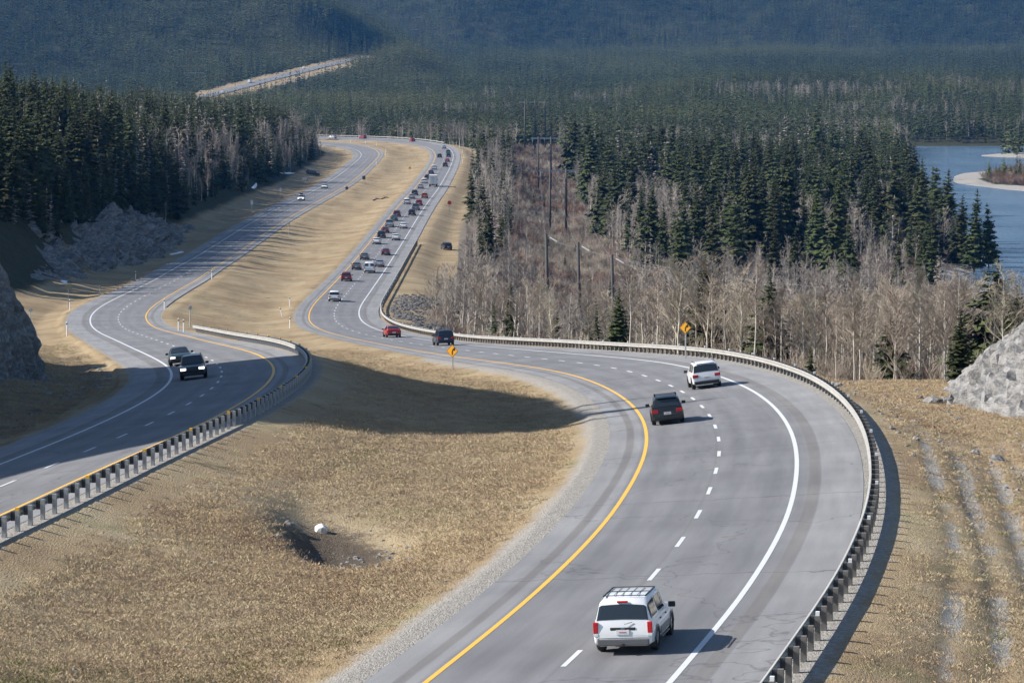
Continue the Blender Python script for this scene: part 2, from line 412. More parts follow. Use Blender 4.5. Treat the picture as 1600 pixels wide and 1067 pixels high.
# ------------------------------------------------------------------ ground materials
def ground_material():
    m, nt, b = nmat('ground_cover')
    L = nt.links.new
    geo = node(nt, 'ShaderNodeNewGeometry'); pos = geo.outputs['Position']
    n_big = noise_n(nt, pos, 0.09, 2, .6); n_mid = noise_n(nt, pos, 0.7, 4, .7); n_fin = noise_n(nt, pos, 5.0, 3, .75)
    mp = node(nt, 'ShaderNodeMapping'); L(pos, mp.inputs[0]); mp.inputs['Scale'].default_value = (6, 2.0, 6)
    n_str = noise_n(nt, mp.outputs[0], 2.2, 3, .7)
    straw = ramp(nt, n_mid, [(.28, (.20, .145, .085)), (.48, (.32, .245, .150)), (.68, (.40, .32, .205))])
    straw = mix(nt, straw, ramp(nt, n_str, [(.3, (.11, .08, .05)), (.62, (.42, .34, .22))]), .38)
    straw = mix(nt, straw, ramp(nt, n_big, [(.33, (.22, .145, .08)), (.5, (.34, .255, .15)), (.66, (.42, .35, .23))]), .5)
    patch = noise_n(nt, pos, 0.28, 4, .8)
    n_spk = noise_n(nt, pos, 15.0, 2, .8)
    straw = mix(nt, straw, ramp(nt, n_spk, [(.3, (.62, .6, .58)), (.5, (1, 1, 1)), (.72, (1.3, 1.3, 1.32))]), .65, 'MULTIPLY')
    straw = mix(nt, straw, (.085, .07, .05), ramp(nt, patch, [(.57, (0, 0, 0)), (.70, (.8, .8, .8))]))
    straw = mix(nt, straw, (.17, .19, .07), ramp(nt, noise_n(nt, pos, 0.16, 2, .7), [(.58, (0, 0, 0)), (.74, (.5, .5, .5))]))
    grav = ramp(nt, n_fin, [(.25, (.16, .15, .135)), (.5, (.30, .285, .26)), (.75, (.42, .40, .37))])
    scrub = ramp(nt, n_mid, [(.3, (.09, .078, .066)), (.5, (.175, .155, .13)), (.7, (.27, .235, .185))])
    scrub = mix(nt, scrub, (.20, .105, .065), ramp(nt, n_big, [(.58, (0, 0, 0)), (.75, (.45, .45, .45))]))
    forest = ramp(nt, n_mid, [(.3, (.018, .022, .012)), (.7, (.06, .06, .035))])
    soil = ramp(nt, n_fin, [(.3, (.05, .04, .03)), (.7, (.15, .12, .09))])
    stones = ramp(nt, n_fin, [(.25, (.20, .19, .175)), (.7, (.42, .40, .37))])
    def att(n):
        a = node(nt, 'ShaderNodeAttribute'); a.attribute_name = n
        return a.outputs['Fac']
    def soft(fac, amt=.55):
        f = math_n(nt, 'ADD', fac, math_n(nt, 'MULTIPLY', math_n(nt, 'SUBTRACT', n_mid, .5), amt))
        f = math_n(nt, 'ADD', f, math_n(nt, 'MULTIPLY', math_n(nt, 'SUBTRACT', n_fin, .5), amt))
        return ramp(nt, f, [(.38, (0, 0, 0)), (.62, (1, 1, 1))])
    c = mix(nt, straw, scrub, soft(att('scrub')))
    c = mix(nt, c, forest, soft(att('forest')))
    c = mix(nt, c, grav, soft(att('gravel')))
    c = mix(nt, c, soil, soft(att('soil'), .8))
    c = mix(nt, c, stones, soft(att('stones')))
    L(c, b.inputs['Base Color'])
    b.inputs['Roughness'].default_value = 0.95
    b.inputs['Specular IOR Level'].default_value = 0.15
    bu = node(nt, 'ShaderNodeBump'); bu.inputs['Strength'].default_value = 0.8; bu.inputs['Distance'].default_value = 0.12
    hsum = math_n(nt, 'ADD', math_n(nt, 'MULTIPLY', n_str, .7), math_n(nt, 'MULTIPLY', n_fin, .5))
    L(n_str, bu.inputs['Height']); L(bu.outputs[0], b.inputs['Normal'])
    return m

def build_ground():
    rows = [45.0]
    while rows[-1] < 8800:
        y = rows[-1]
        rows.append(y * (1.0085 if y < 330 else 1.010 if y < 2100 else 1.016))
    rows = np.array(rows)
    inner = np.arange(-.162, .1621, .0009)
    left_out = -np.concatenate([np.arange(.17, .48, .010), np.arange(.5, .95, .03)])[::-1]
    right_out = np.concatenate([np.arange(.17, .3, .014), np.arange(.32, .95, .05)])
    us = np.concatenate([left_out, inner, right_out])
    U, Yg = np.meshgrid(us, rows)
    X = U * Yg
    Z = height(X, Yg)
    nr, nc = X.shape
    V = np.stack([X.ravel(), Yg.ravel(), Z.ravel()], 1)
    i = np.arange(nr - 1)[:, None] * nc + np.arange(nc - 1)[None, :]
    Q = np.stack([i, i + 1, i + nc + 1, i + nc], -1).reshape(-1, 4)
    me = bpy.data.meshes.new('ground')
    me.vertices.add(len(V)); me.vertices.foreach_set('co', V.ravel().astype(np.float32))
    me.loops.add(len(Q) * 4); me.loops.foreach_set('vertex_index', Q.ravel().astype(np.int32))
    me.polygons.add(len(Q)); me.polygons.foreach_set('loop_start', np.arange(0, len(Q) * 4, 4, dtype=np.int32))
    me.polygons.foreach_set('loop_total', np.full(len(Q), 4, dtype=np.int32))
    me.polygons.foreach_set('use_smooth', np.ones(len(Q), dtype=bool))
    me.update(calc_edges=True)
    x = V[:, 0]; y = V[:, 1]; z = V[:, 2]
    lr, zr, er, sr = AR.coords(x, y); ll, zl, el, sl = AL.coords(x, y)
    A = {}
    aR = np.maximum(-lr - 5.6, lr - 6.5); aL = np.maximum(-ll - 6.6, ll - 5.5)
    near_edge = np.minimum(np.where(aR > -1, np.abs(aR), 99), np.where(aL > -1, np.abs(aL), 99))
    inside = (np.maximum(-lr - 5.6, lr - 6.5) < 0) | (aL < 0)
    wide = np.where((ll > 0) & (y < 330), 2.3, np.where((lr > 0) & (y < 330), 1.0, .55)) + .5 * fbm(x / 3, y / 5, 3)
    A['gravel'] = np.where(inside, 1.0, np.clip(1.15 - near_edge / wide, 0, 1))
    for k, off in enumerate((9.9, 11.3, 12.9, 14.2, 16.0)):
        c = off + 0.0006 * (y - 150) ** 2 * (1 + .1 * k) + 0.15 * np.sin(y / 9 + k)
        A['gravel'] = np.maximum(A['gravel'], np.exp(-((lr - c - .1) / .48) ** 2) * (y < 200) * sstep(205, 160, y) * (lr > 8) * np.clip(.6 + fbm(x / 2, y / 5, 3) * 1.8, 0, .85))
    rm = river_mask(x, y) * (lr > 12) * (y > 555)
    A['scrub'] = np.clip(np.where((lr > 11) & (y > 250), sstep(11, 20, lr) * sstep(243, 258, y), 0) - ((lr < 26) & (y > 640) & (y < 1500)) * .0, 0, 1)
    grassy = (lr > 7) & (lr < 22) & (y > 620) & (to_px(V)[0] < 716)
    A['scrub'] = np.where(grassy, 0.15, A['scrub'])
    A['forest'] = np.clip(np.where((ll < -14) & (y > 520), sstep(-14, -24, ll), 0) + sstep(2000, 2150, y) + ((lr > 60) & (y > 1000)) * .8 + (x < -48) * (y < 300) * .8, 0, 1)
    A['stones'] = np.where((rm > -6) & (y < 1900) & (x > 60), sstep(-6, -3.5, rm), 0)
    gx = (x + 7.6) + 0.10 * (y - 144)
    A['soil'] = .98 * np.exp(-((gx - .1) / 2.6) ** 2 - ((y - 144) / 7.5) ** 2) + ((ll < -9) & (y < 330) & (y > 150)) * .55
    d, _ = far_road_coords(x, y)
    fr = (y > 2700) & (y < 4200)
    for k in A:
        A[k] = np.where(fr & (d < 26), .2 if k == 'scrub' else 0.0, A[k])
    for k, v in A.items():
        a = me.attributes.new(k, 'FLOAT', 'POINT'); a.data.foreach_set('value', np.asarray(v, np.float32))
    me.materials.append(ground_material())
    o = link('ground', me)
    tag(o, 'rolling ground of dry straw grass, gravel and forest floor', kind='structure')
    return o
build_ground()

# ------------------------------------------------------------------ pavements
def asphalt_material():
    m, nt, b = nmat('asphalt')
    L = nt.links.new
    uv = node(nt, 'ShaderNodeUVMap'); uv.uv_map = 'UVMap'
    sep = node(nt, 'ShaderNodeSeparateXYZ'); L(uv.outputs[0], sep.inputs[0])
    u = sep.outputs[0]
    geo = node(nt, 'ShaderNodeNewGeometry'); pos = geo.outputs['Position']
    # u = metres to the right of the axis, mirrored where needed so that the wide shoulder lies at +u
    lanes = (.186, .189, .198); shoulder = (.236, .24, .248)
    def band(lo, hi, soft=.12):
        mr = node(nt, 'ShaderNodeMapRange'); mr.interpolation_type = 'SMOOTHSTEP'
        mr.inputs['From Min'].default_value = lo - soft; mr.inputs['From Max'].default_value = lo + soft
        L(u, mr.inputs[0])
        mr2 = node(nt, 'ShaderNodeMapRange'); mr2.interpolation_type = 'SMOOTHSTEP'
        mr2.inputs['From Min'].default_value = hi - soft; mr2.inputs['From Max'].default_value = hi + soft
        mr2.inputs['To Min'].default_value = 1; mr2.inputs['To Max'].default_value = 0
        L(u, mr2.inputs[0])
        return math_n(nt, 'MULTIPLY', mr.outputs[0], mr2.outputs[0])
    c = mix(nt, shoulder, lanes, band(-3.95, 4.25, .1))
    for cen in (-2.75, -.95, .95, 2.75):
        c = mix(nt, c, (.160, .163, .172), math_n(nt, 'MULTIPLY', band(cen - .38, cen + .38, .3), .7))
    for lo, hi in ((-4.75, -4.35), (4.25, 4.75)):
        c = mix(nt, c, (.155, .15, .145), math_n(nt, 'MULTIPLY', band(lo, hi, .06), .75))
    c = mix(nt, c, (.15, .15, .15), math_n(nt, 'MULTIPLY', band(4.72, 4.82, .03), .6))
    c = mix(nt, c, (.15, .15, .15), math_n(nt, 'MULTIPLY', band(-.18, -.06, .03), .45))
    v = sep.outputs[1]
    wv = noise_n(nt, pos, .6, 2, .6)
    vv = math_n(nt, 'ADD', v, math_n(nt, 'MULTIPLY', wv, 1.6))
    fr = math_n(nt, 'FRACT', math_n(nt, 'DIVIDE', vv, 23.7))
    jn = ramp(nt, fr, [(0, (1, 1, 1)), (.0035, (1, 1, 1)), (.006, (0, 0, 0)), (1, (0, 0, 0))])
    c = mix(nt, c, (.075, .075, .08), math_n(nt, 'MULTIPLY', jn, .7))
    vor = node(nt, 'ShaderNodeTexVoronoi', feature='DISTANCE_TO_EDGE'); vor.inputs['Scale'].default_value = .09
    mp2 = node(nt, 'ShaderNodeMapping'); L(pos, mp2.inputs[0]); mp2.inputs['Scale'].default_value = (1, .55, 1)
    add = node(nt, 'ShaderNodeVectorMath', operation='ADD'); L(mp2.outputs[0], add.inputs[0])
    nz = node(nt, 'ShaderNodeTexNoise'); nz.inputs['Scale'].default_value = .5; L(pos, nz.inputs['Vector'])
    scl = node(nt, 'ShaderNodeVectorMath', operation='SCALE'); L(nz.outputs['Color'], scl.inputs[0]); scl.inputs['Scale'].default_value = 3.0
    L(scl.outputs[0], add.inputs[1]); L(add.outputs[0], vor.inputs['Vector'])
    ck = ramp(nt, vor.outputs['Distance'], [(0, (1, 1, 1)), (.0022, (.8, .8, .8)), (.005, (0, 0, 0))])
    c = mix(nt, c, (.08, .08, .085), math_n(nt, 'MULTIPLY', ck, .6))
    mp = node(nt, 'ShaderNodeMapping'); L(uv.outputs[0], mp.inputs[0]); mp.inputs['Scale'].default_value = (1.0, .06, 1)
    st = noise_n(nt, mp.outputs[0], 1.6, 2, .6)
    big = noise_n(nt, pos, .12, 2, .6); fin = noise_n(nt, pos, 22., 2, .8)
    c = mix(nt, c, ramp(nt, st, [(.3, (.88, .88, .88)), (.7, (1.09, 1.09, 1.09))]), 1.0, 'MULTIPLY')
    c = mix(nt, c, ramp(nt, big, [(.3, (.85, .85, .86)), (.7, (1.12, 1.12, 1.11))]), 1.0, 'MULTIPLY')
    c = mix(nt, c, ramp(nt, fin, [(.3, (.84, .84, .85)), (.7, (1.14, 1.13, 1.12))]), 1.0, 'MULTIPLY')
    L(c, b.inputs['Base Color'])
    b.inputs['Roughness'].default_value = .82; b.inputs['Specular IOR Level'].default_value = .35
    bu = node(nt, 'ShaderNodeBump'); bu.inputs['Strength'].default_value = .25; bu.inputs['Distance'].default_value = .02
    L(fin, bu.inputs['Height']); L(bu.outputs[0], b.inputs['Normal'])
    return m

def paint_material(name, col, worn):
    m, nt, b = nmat(name)
    geo = node(nt, 'ShaderNodeNewGeometry'); pos = geo.outputs['Position']
    f = noise_n(nt, pos, 3.0, 5, .7); g = noise_n(nt, pos, 40., 2, .7)
    s = math_n(nt, 'ADD', math_n(nt, 'MULTIPLY', f, .6), math_n(nt, 'MULTIPLY', g, .4))
    c = ramp(nt, s, [(.30, worn), (.44, col), (1, col)])
    nt.links.new(c, b.inputs['Base Color']); b.inputs['Roughness'].default_value = .6
    return m
M_ASPHALT = asphalt_material()
M_WHITE = paint_material('white_road_paint', (.60, .62, .64), (.34, .34, .35))
M_YELLOW = paint_material('yellow_road_paint', (.78, .44, .06), (.45, .32, .15))

def lift(y):                                   # clearance of thin layers grows with distance (float precision)
    return 0.008 + 0.03 * np.clip((np.asarray(y) - 250) / 900, 0, 1)
def strip(axis, s0, s1, lat0, lat1, layer, name, mat, parent, step=3.0, mirror=False, cols=None):
    n = max(1, int(math.ceil((s1 - s0) / step)))
    ss = np.linspace(s0, s1, n + 1)
    lats = [lat0, lat1] if cols is None else cols
    V = []; uvs = []
    for la in lats:
        P = axis.at(ss, la)
        P[:, 2] += layer * lift(P[:, 1])
        V.append(P)
        uvs.append(np.stack([np.full(len(ss), -la if mirror else la), ss], 1))
    V = np.concatenate(V); UVv = np.concatenate(uvs)
    Fc = []
    m = len(ss)
    for j in range(len(lats) - 1):
        for k in range(n):
            Fc.append((j * m + k, (j + 1) * m + k, (j + 1) * m + k + 1, j * m + k + 1))
    me = mesh_from(name, V, Fc, mat, smooth=True)
    ul = me.uv_layers.new(name='UVMap')
    li = np.empty(len(me.loops), np.int32); me.loops.foreach_get('vertex_index', li)
    ul.data.foreach_set('uv', UVv[li].astype(np.float32).ravel())
    return link(name, me, parent)

def carriageway(axis, name, label, wide_right, s_first_dash, s0, s1, dash_end):
    mirror = not wide_right
    lo, hi = (-5.65, 6.65) if wide_right else (-6.65, 5.65)
    road = strip(axis, s0, s1, lo, hi, 0, name, M_ASPHALT, None, mirror=mirror, cols=list(np.linspace(lo, hi, 6)))
    tag(road, label, kind='structure')
    yl, wl = (-3.7, 3.7) if wide_right else (3.7, -3.7)
    strip(axis, s0, s1, yl - .09, yl + .09, 1, 'yellow_edge_line', M_YELLOW, road)
    strip(axis, s0, s1, wl - .10, wl + .10, 1, 'white_edge_line', M_WHITE, road)
    s = s_first_dash
    while s - 9 > s0: s -= 9
    while s < dash_end:
        strip(axis, s - 1.5, s + 1.5, -.085, .085, 1, 'lane_dash', M_WHITE, road, step=1.5)
        s += 9.0
    return road
def s_near(axis, px, py):
    X = at_z(px, py, -19.0)
    ss = np.arange(20, axis.len - 20, .25)
    x, y = to_px(axis.at(ss))
    return float(ss[((x - px) ** 2 + (y - py) ** 2).argmin()])
SR0 = s_near(AR, 1109, 767); SL0 = s_near(AL, 267.5, 646)
carriageway(AR, 'road_outbound', 'grey two lane road with cars driving away around the bends', True, SR0, 25, AR.len - 3, 1450)
carriageway(AL, 'road_inbound', 'grey two lane road along the rock face with oncoming cars', False, SL0, 5, AL.len - 3, 1350)
# rumble grooves milled into the shoulders next to the lines
def far_road():
    d = np.diff(FAR_ROAD[:, :2], axis=0)
    V = []; Fc = []
    ts = np.linspace(0, len(FAR_ROAD) - 1, 60)
    P = np.stack([np.interp(ts, np.arange(len(FAR_ROAD)), FAR_ROAD[:, i]) for i in range(3)], 1)
    T = np.gradient(P[:, :2], axis=0); T /= np.linalg.norm(T, axis=1)[:, None]
    for k in range(60):
        for la in (-7.5, 7.5):
            V.append((P[k, 0] + T[k, 1] * la, P[k, 1] - T[k, 0] * la, P[k, 2] + .5))
        if k: Fc.append((2 * k - 2, 2 * k - 1, 2 * k + 1, 2 * k))
    o = link('distant_road', mesh_from('distant_road', V, Fc, simple('distant_asphalt', (.17, .175, .185), .85, var=.1, scale=.05)))
    tag(o, 'pale stretch of the road climbing through the distant forest', kind='structure')
far_road()
# ------------------------------------------------------------------ vegetation prototypes
def foliage_material(name, dark, light, tint_by=0.25):
    m, nt, b = nmat(name)
    oi = node(nt, 'ShaderNodeObjectInfo'); geo = node(nt, 'ShaderNodeNewGeometry')
    f = noise_n(nt, geo.outputs['Position'], .9, 2, .7)
    c = ramp(nt, f, [(.3, dark), (.72, light)])
    hs = node(nt, 'ShaderNodeHueSaturation')
    nt.links.new(c, hs.inputs['Color'])
    mr = node(nt, 'ShaderNodeMapRange'); nt.links.new(oi.outputs['Random'], mr.inputs[0])
    mr.inputs['To Min'].default_value = 1 - tint_by * 1.5; mr.inputs['To Max'].default_value = 1 + tint_by * 1.5
    nt.links.new(mr.outputs[0], hs.inputs['Value'])
    mr2 = node(nt, 'ShaderNodeMapRange'); nt.links.new(oi.outputs['Random'], mr2.inputs[0])
    mr2.inputs['To Min'].default_value = .475; mr2.inputs['To Max'].default_value = .515
    nt.links.new(mr2.outputs[0], hs.inputs['Hue'])
    nt.links.new(hs.outputs[0], b.inputs['Base Color'])
    b.inputs['Roughness'].default_value = .75; b.inputs['Specular IOR Level'].default_value = .25
    b.inputs['Subsurface Weight'].default_value = 0.0
    return m
M_SPRUCE = foliage_material('spruce_needles', (.018, .028, .011), (.072, .084, .028))
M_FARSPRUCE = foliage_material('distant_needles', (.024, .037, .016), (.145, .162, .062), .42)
M_BARK = simple('spruce_bark', (.10, .075, .055), .9, var=.3, scale=6)
M_ASPEN = simple('aspen_bark', (.50, .47, .41), .85, var=.25, scale=5)
M_TWIG = foliage_material('bare_twigs', (.225, .188, .148), (.41, .355, .285), .16)
M_TWIG2 = foliage_material('grey_twigs', (.195, .17, .148), (.36, .322, .285), .14)
M_BRUSH = foliage_material('red_brush_twigs', (.145, .112, .095), (.27, .215, .18), .22)
M_BRUSHRED = foliage_material('dogwood_twigs', (.17, .095, .07), (.29, .17, .115), .2)

def conifer_mesh(seed, H=1.0, Rb=.19, whorls=20, per=8, sprays=5, droop=.35, bare=.06, ragged=.25, asym=.0, thin=0.0):
    """crown of drooping branches, each a run of small needle sprays; height 1"""
    rnd = random.Random(seed); V = []; Fc = []
    for w in range(whorls):
        f = max(0.0, (w + rnd.uniform(-.25, .25)) / whorls)
        z0 = bare + (1 - bare) * max(0, min(.985, f ** .92))
        rr = Rb * (1 - f) ** .8 * (1.0 if f > .12 else .75 + 2 * f) + .008
        n = max(4, int(per * (1 - .45 * f)))
        a0 = rnd.uniform(0, 6.28)
        for k in range(n):
            a = a0 + 6.283 * k / n + rnd.uniform(-.3, .3)
            L = rr * rnd.uniform(1 - ragged, 1 + ragged) * (1 + asym * math.cos(a - seed))
            if rnd.random() < thin: continue
            d = Vector((math.cos(a), math.sin(a), 0)); s = Vector((-math.sin(a), math.cos(a), 0))
            up = rnd.uniform(-.1, .12) - droop * (1 - f)
            zc = z0 + rnd.uniform(-.4, .4) / whorls
            m = max(2, int(sprays * (.4 + .6 * L / Rb)))
            for j in range(m):
                t = (j + .6) / m
                c = d * (L * t) + Vector((0, 0, zc + L * up * t + .25 * L * t * t))
                wd = L * (.26 + .30 * (1 - t)) * rnd.uniform(.7, 1.3)
                ln = L * (.75 / m + .18)
                dz = -rnd.uniform(.05, .5) * wd
                tw = rnd.uniform(-.35, .35)
                b = len(V)
                V += [c - d * ln * .55 + Vector((0, 0, .25 * wd)), c + s * wd + d * ln * tw + Vector((0, 0, dz)),
                      c + d * ln * .9 + Vector((0, 0, -.25 * wd + up * ln)), c - s * wd + d * ln * tw + Vector((0, 0, dz * rnd.uniform(.5, 1.3)))]
                Fc += [(b, b + 1, b + 2), (b, b + 2, b + 3)]
                if j % 2 == 0:
                    V += [c + Vector((0, 0, .3 * wd)), c + d * ln * .6 + Vector((0, 0, -.2 * wd)), c - d * ln * .5 + Vector((0, 0, -.75 * wd))]
                    Fc.append((b + 4, b + 5, b + 6))
    b = len(V)                                  # leader
    V += [Vector((.006, 0, .95)), Vector((-.006, .006, .95)), Vector((0, -.006, .95)), Vector((0, 0, 1.0))]
    Fc += [(b, b + 1, b + 3), (b + 1, b + 2, b + 3), (b + 2, b, b + 3)]
    return V, Fc
def conifer_trunk(top=.93, r=.014):
    V = []; Fc = []
    tube_vf((0, 0, -.12), (0, 0, .5), r, r * .6, 6, V, Fc); tube_vf((0, 0, .5), (0, 0, top), r * .6, r * .1, 6, V, Fc)
    return V, Fc

def bare_tree(seed, limbs=30, twigs=9, sub=5, spread=.16, lean=.06, fork=.3, tw=1.0):
    """leafless aspen of height 1: trunk, and a crown of limbs and twigs as thin three-sided rods"""
    rnd = random.Random(seed); TV = []; TF = []; V = []; Fc = []
    pts = [Vector((0, 0, -.1))]
    dx, dy = rnd.uniform(-lean, lean), rnd.uniform(-lean, lean)
    for i in range(1, 8):
        f = i / 7
        pts.append(Vector((dx * f + rnd.uniform(-.008, .008), dy * f + rnd.uniform(-.008, .008), f * .97)))
    rad = [.0095 * (1 - .93 * i / 7) + .0006 for i in range(8)]
    for i in range(7): tube_vf(pts[i], pts[i + 1], rad[i], rad[i + 1], 6, TV, TF)
    def on(f):
        x = min(6.999, max(0, f * 7)); i = int(x); return pts[i].lerp(pts[i + 1], x - i)
    for k in range(limbs):
        f = fork + (1 - fork) * ((k + rnd.random()) / limbs) ** .9
        f = min(f, .985)
        p = on(f); a = rnd.uniform(0, 6.283)
        L = spread * (1.15 - .75 * f) * rnd.uniform(.6, 1.35) * (.65 if f < fork + .1 else 1)
        d = Vector((math.cos(a), math.sin(a), rnd.uniform(.7, 2.0))).normalized()
        q = p + d * L
        mid = p.lerp(q, .5) + Vector((rnd.uniform(-.1, .1) * L, rnd.uniform(-.1, .1) * L, -.04 * L))
        r = .0042 * (1.1 - f) + .0010
        tube_vf(p, mid, r * tw, r * .7 * tw, 3, V, Fc); tube_vf(mid, q, r * .7 * tw, r * .25 * tw, 3, V, Fc)
        for j in range(twigs):
            t = rnd.uniform(.2, 1.0); b0 = p.lerp(mid, t * 2) if t < .5 else mid.lerp(q, t * 2 - 1)
            d2 = (d + Vector((rnd.uniform(-.9, .9), rnd.uniform(-.9, .9), rnd.uniform(-.2, .7)))).normalized()
            l2 = L * rnd.uniform(.25, .55)
            e = b0 + d2 * l2
            tube_vf(b0, e, .0013 * tw, .0006 * tw, 3, V, Fc)
            for h in range(sub):
                b1 = b0.lerp(e, rnd.uniform(.3, 1)); d3 = (d2 + Vector((rnd.uniform(-.8, .8), rnd.uniform(-.8, .8), rnd.uniform(-.3, .6)))).normalized()
                tube_vf(b1, b1 + d3 * l2 * rnd.uniform(.3, .6), .0009 * tw, .0004 * tw, 3, V, Fc)
    return (TV, TF), (V, Fc)
def brush_mesh(seed, stems=16, twigs=5, tw=1.0):
    """multi-stemmed leafless bush, height about 1, width about 1"""
    rnd = random.Random(seed); V = []; Fc = []
    for k in range(stems):
        a = rnd.uniform(0, 6.283); o = Vector((math.cos(a), math.sin(a), 0))
        p = o * rnd.uniform(0, .12) + Vector((0, 0, -.1)); d = (o * rnd.uniform(.1, .75) + Vector((0, 0, 1))).normalized()
        L = rnd.uniform(.55, 1.05); q = p + d * L
        tube_vf(p, q, .009 * tw, .003 * tw, 3, V, Fc)
        for j in range(twigs):
            b0 = p.lerp(q, rnd.uniform(.3, 1)); d2 = (d + Vector((rnd.uniform(-.8, .8), rnd.uniform(-.8, .8), rnd.uniform(-.1, .5)))).normalized()
            tube_vf(b0, b0 + d2 * rnd.uniform(.15, .4), .005 * tw, .002 * tw, 3, V, Fc)
    return V, Fc

SPRUCE_HI = []; SPRUCE_MID = []; SPRUCE_LO = []; BARE_HI = []; BARE_LO = []; BRUSH = []; BRUSH_TAN = []
trunk_me = mesh_from('trunk', *conifer_trunk(), M_BARK, smooth=True)
for i, (rb, wh, dr, rg, ba, asy, thn) in enumerate(((.155, 25, .40, .25, .05, .1, 0), (.125, 27, .45, .3, .1, .15, .05), (.175, 24, .32, .3, .03, .1, 0), (.105, 27, .5, .4, .16, .2, .12), (.14, 25, .38, .45, .08, .25, .1), (.165, 20, .5, .5, .12, .3, .18), (.12, 30, .3, .3, .05, .1, .05), (.135, 22, .6, .55, .2, .35, .22))):
    SPRUCE_HI.append(mesh_from('crown', *conifer_mesh(100 + i, Rb=rb, whorls=wh, per=11, sprays=6, droop=dr, ragged=rg, bare=ba, asym=asy, thin=thn), M_SPRUCE))
for i, (rb, dr, rg, ba) in enumerate(((.125, .4, .25, .06), (.10, .45, .3, .12), (.145, .32, .3, .04), (.085, .5, .4, .2), (.12, .4, .5, .1), (.16, .28, .35, .03))):
    V, Fc = conifer_mesh(200 + i, Rb=rb, whorls=15, per=8, sprays=3, droop=dr, ragged=rg, bare=ba)
    SPRUCE_MID.append(mesh_from('spruce', V, Fc, M_SPRUCE))
SPRUCE_MID.append(mesh_from('dead_spruce', *conifer_mesh(290, Rb=.075, whorls=15, per=5, sprays=2, droop=.5, ragged=.5, bare=.2, thin=.3), M_TWIG2))
for i, (rb, dr) in enumerate(((.115, .4), (.092, .45), (.13, .32))):
    V, Fc = conifer_mesh(300 + i, Rb=rb, whorls=8, per=6, sprays=2, droop=dr)
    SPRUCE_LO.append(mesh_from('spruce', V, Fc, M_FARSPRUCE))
for i, (sp, fk, tw) in enumerate(((.25, .25, 1.2), (.20, .32, 1.15), (.30, .2, 1.2), (.22, .38, 1.15), (.38, .12, 1.3))):
    t, c = bare_tree(400 + i, spread=sp, fork=fk, tw=tw)
    BARE_HI.append((mesh_from('trunk', *t, M_ASPEN, smooth=True), mesh_from('crown', *c, M_TWIG)))
for i, (sp, fk) in enumerate(((.25, .22), (.20, .3), (.31, .16))):
    t, c = bare_tree(500 + i, spread=sp, fork=fk, limbs=20, twigs=6, sub=3, tw=2.0)
    nv = len(t[0]); V = t[0] + c[0]; Fc = t[1] + [tuple(a + nv for a in f) for f in c[1]]
    mi = [0] * len(t[1]) + [1] * len(c[1])
    BARE_LO.append(mesh_from('aspen', V, Fc, [M_ASPEN, M_TWIG2], mat_idx=mi))
for i in range(3):
    BRUSH.append(mesh_from('bush', *brush_mesh(600 + i, tw=1.5), M_BRUSHRED if i == 2 else M_BRUSH))
    BRUSH_TAN.append(mesh_from('bush', *brush_mesh(620 + i, tw=1.2), M_TWIG))

M_FARDARK = foliage_material('dark_needles', (.014, .023, .011), (.095, .112, .046), .4)  # deeper needle tone for the darker stands of distant spruce
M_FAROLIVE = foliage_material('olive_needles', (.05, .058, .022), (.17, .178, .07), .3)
for i, m_ in enumerate((M_FARDARK, M_FARDARK, M_FAROLIVE)):
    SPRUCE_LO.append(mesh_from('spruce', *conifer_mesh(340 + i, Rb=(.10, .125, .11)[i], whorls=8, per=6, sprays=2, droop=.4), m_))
# a block of several distant trees, used as one instance on the far slopes
def clump_mesh(seed, n=6, size=17.0):
    rnd = random.Random(seed); V = []; Fc = []
    for k in range(n):
        cv, cf = conifer_mesh(seed * 50 + k, Rb=rnd.uniform(.085, .125), whorls=7, per=5, sprays=2, droop=.4, bare=0)
        h = rnd.uniform(11, 23); x, y = (k % 3 - 1) * size / 3 + rnd.uniform(-2, 2), (k // 3 - 1) * size / 3 + rnd.uniform(-2, 2)
        b = len(V); V += [Vector((v.x * h + x, v.y * h + y, v.z * h - 1.5)) for v in cv]; Fc += [tuple(a + b for a in f) for f in cf]
    return V, Fc
CLUMPS = [mesh_from('spruce_clump', *clump_mesh(70 + i), (M_FARSPRUCE, M_FARDARK, M_FARSPRUCE, M_FARDARK, M_FAROLIVE)[i]) for i in range(5)]

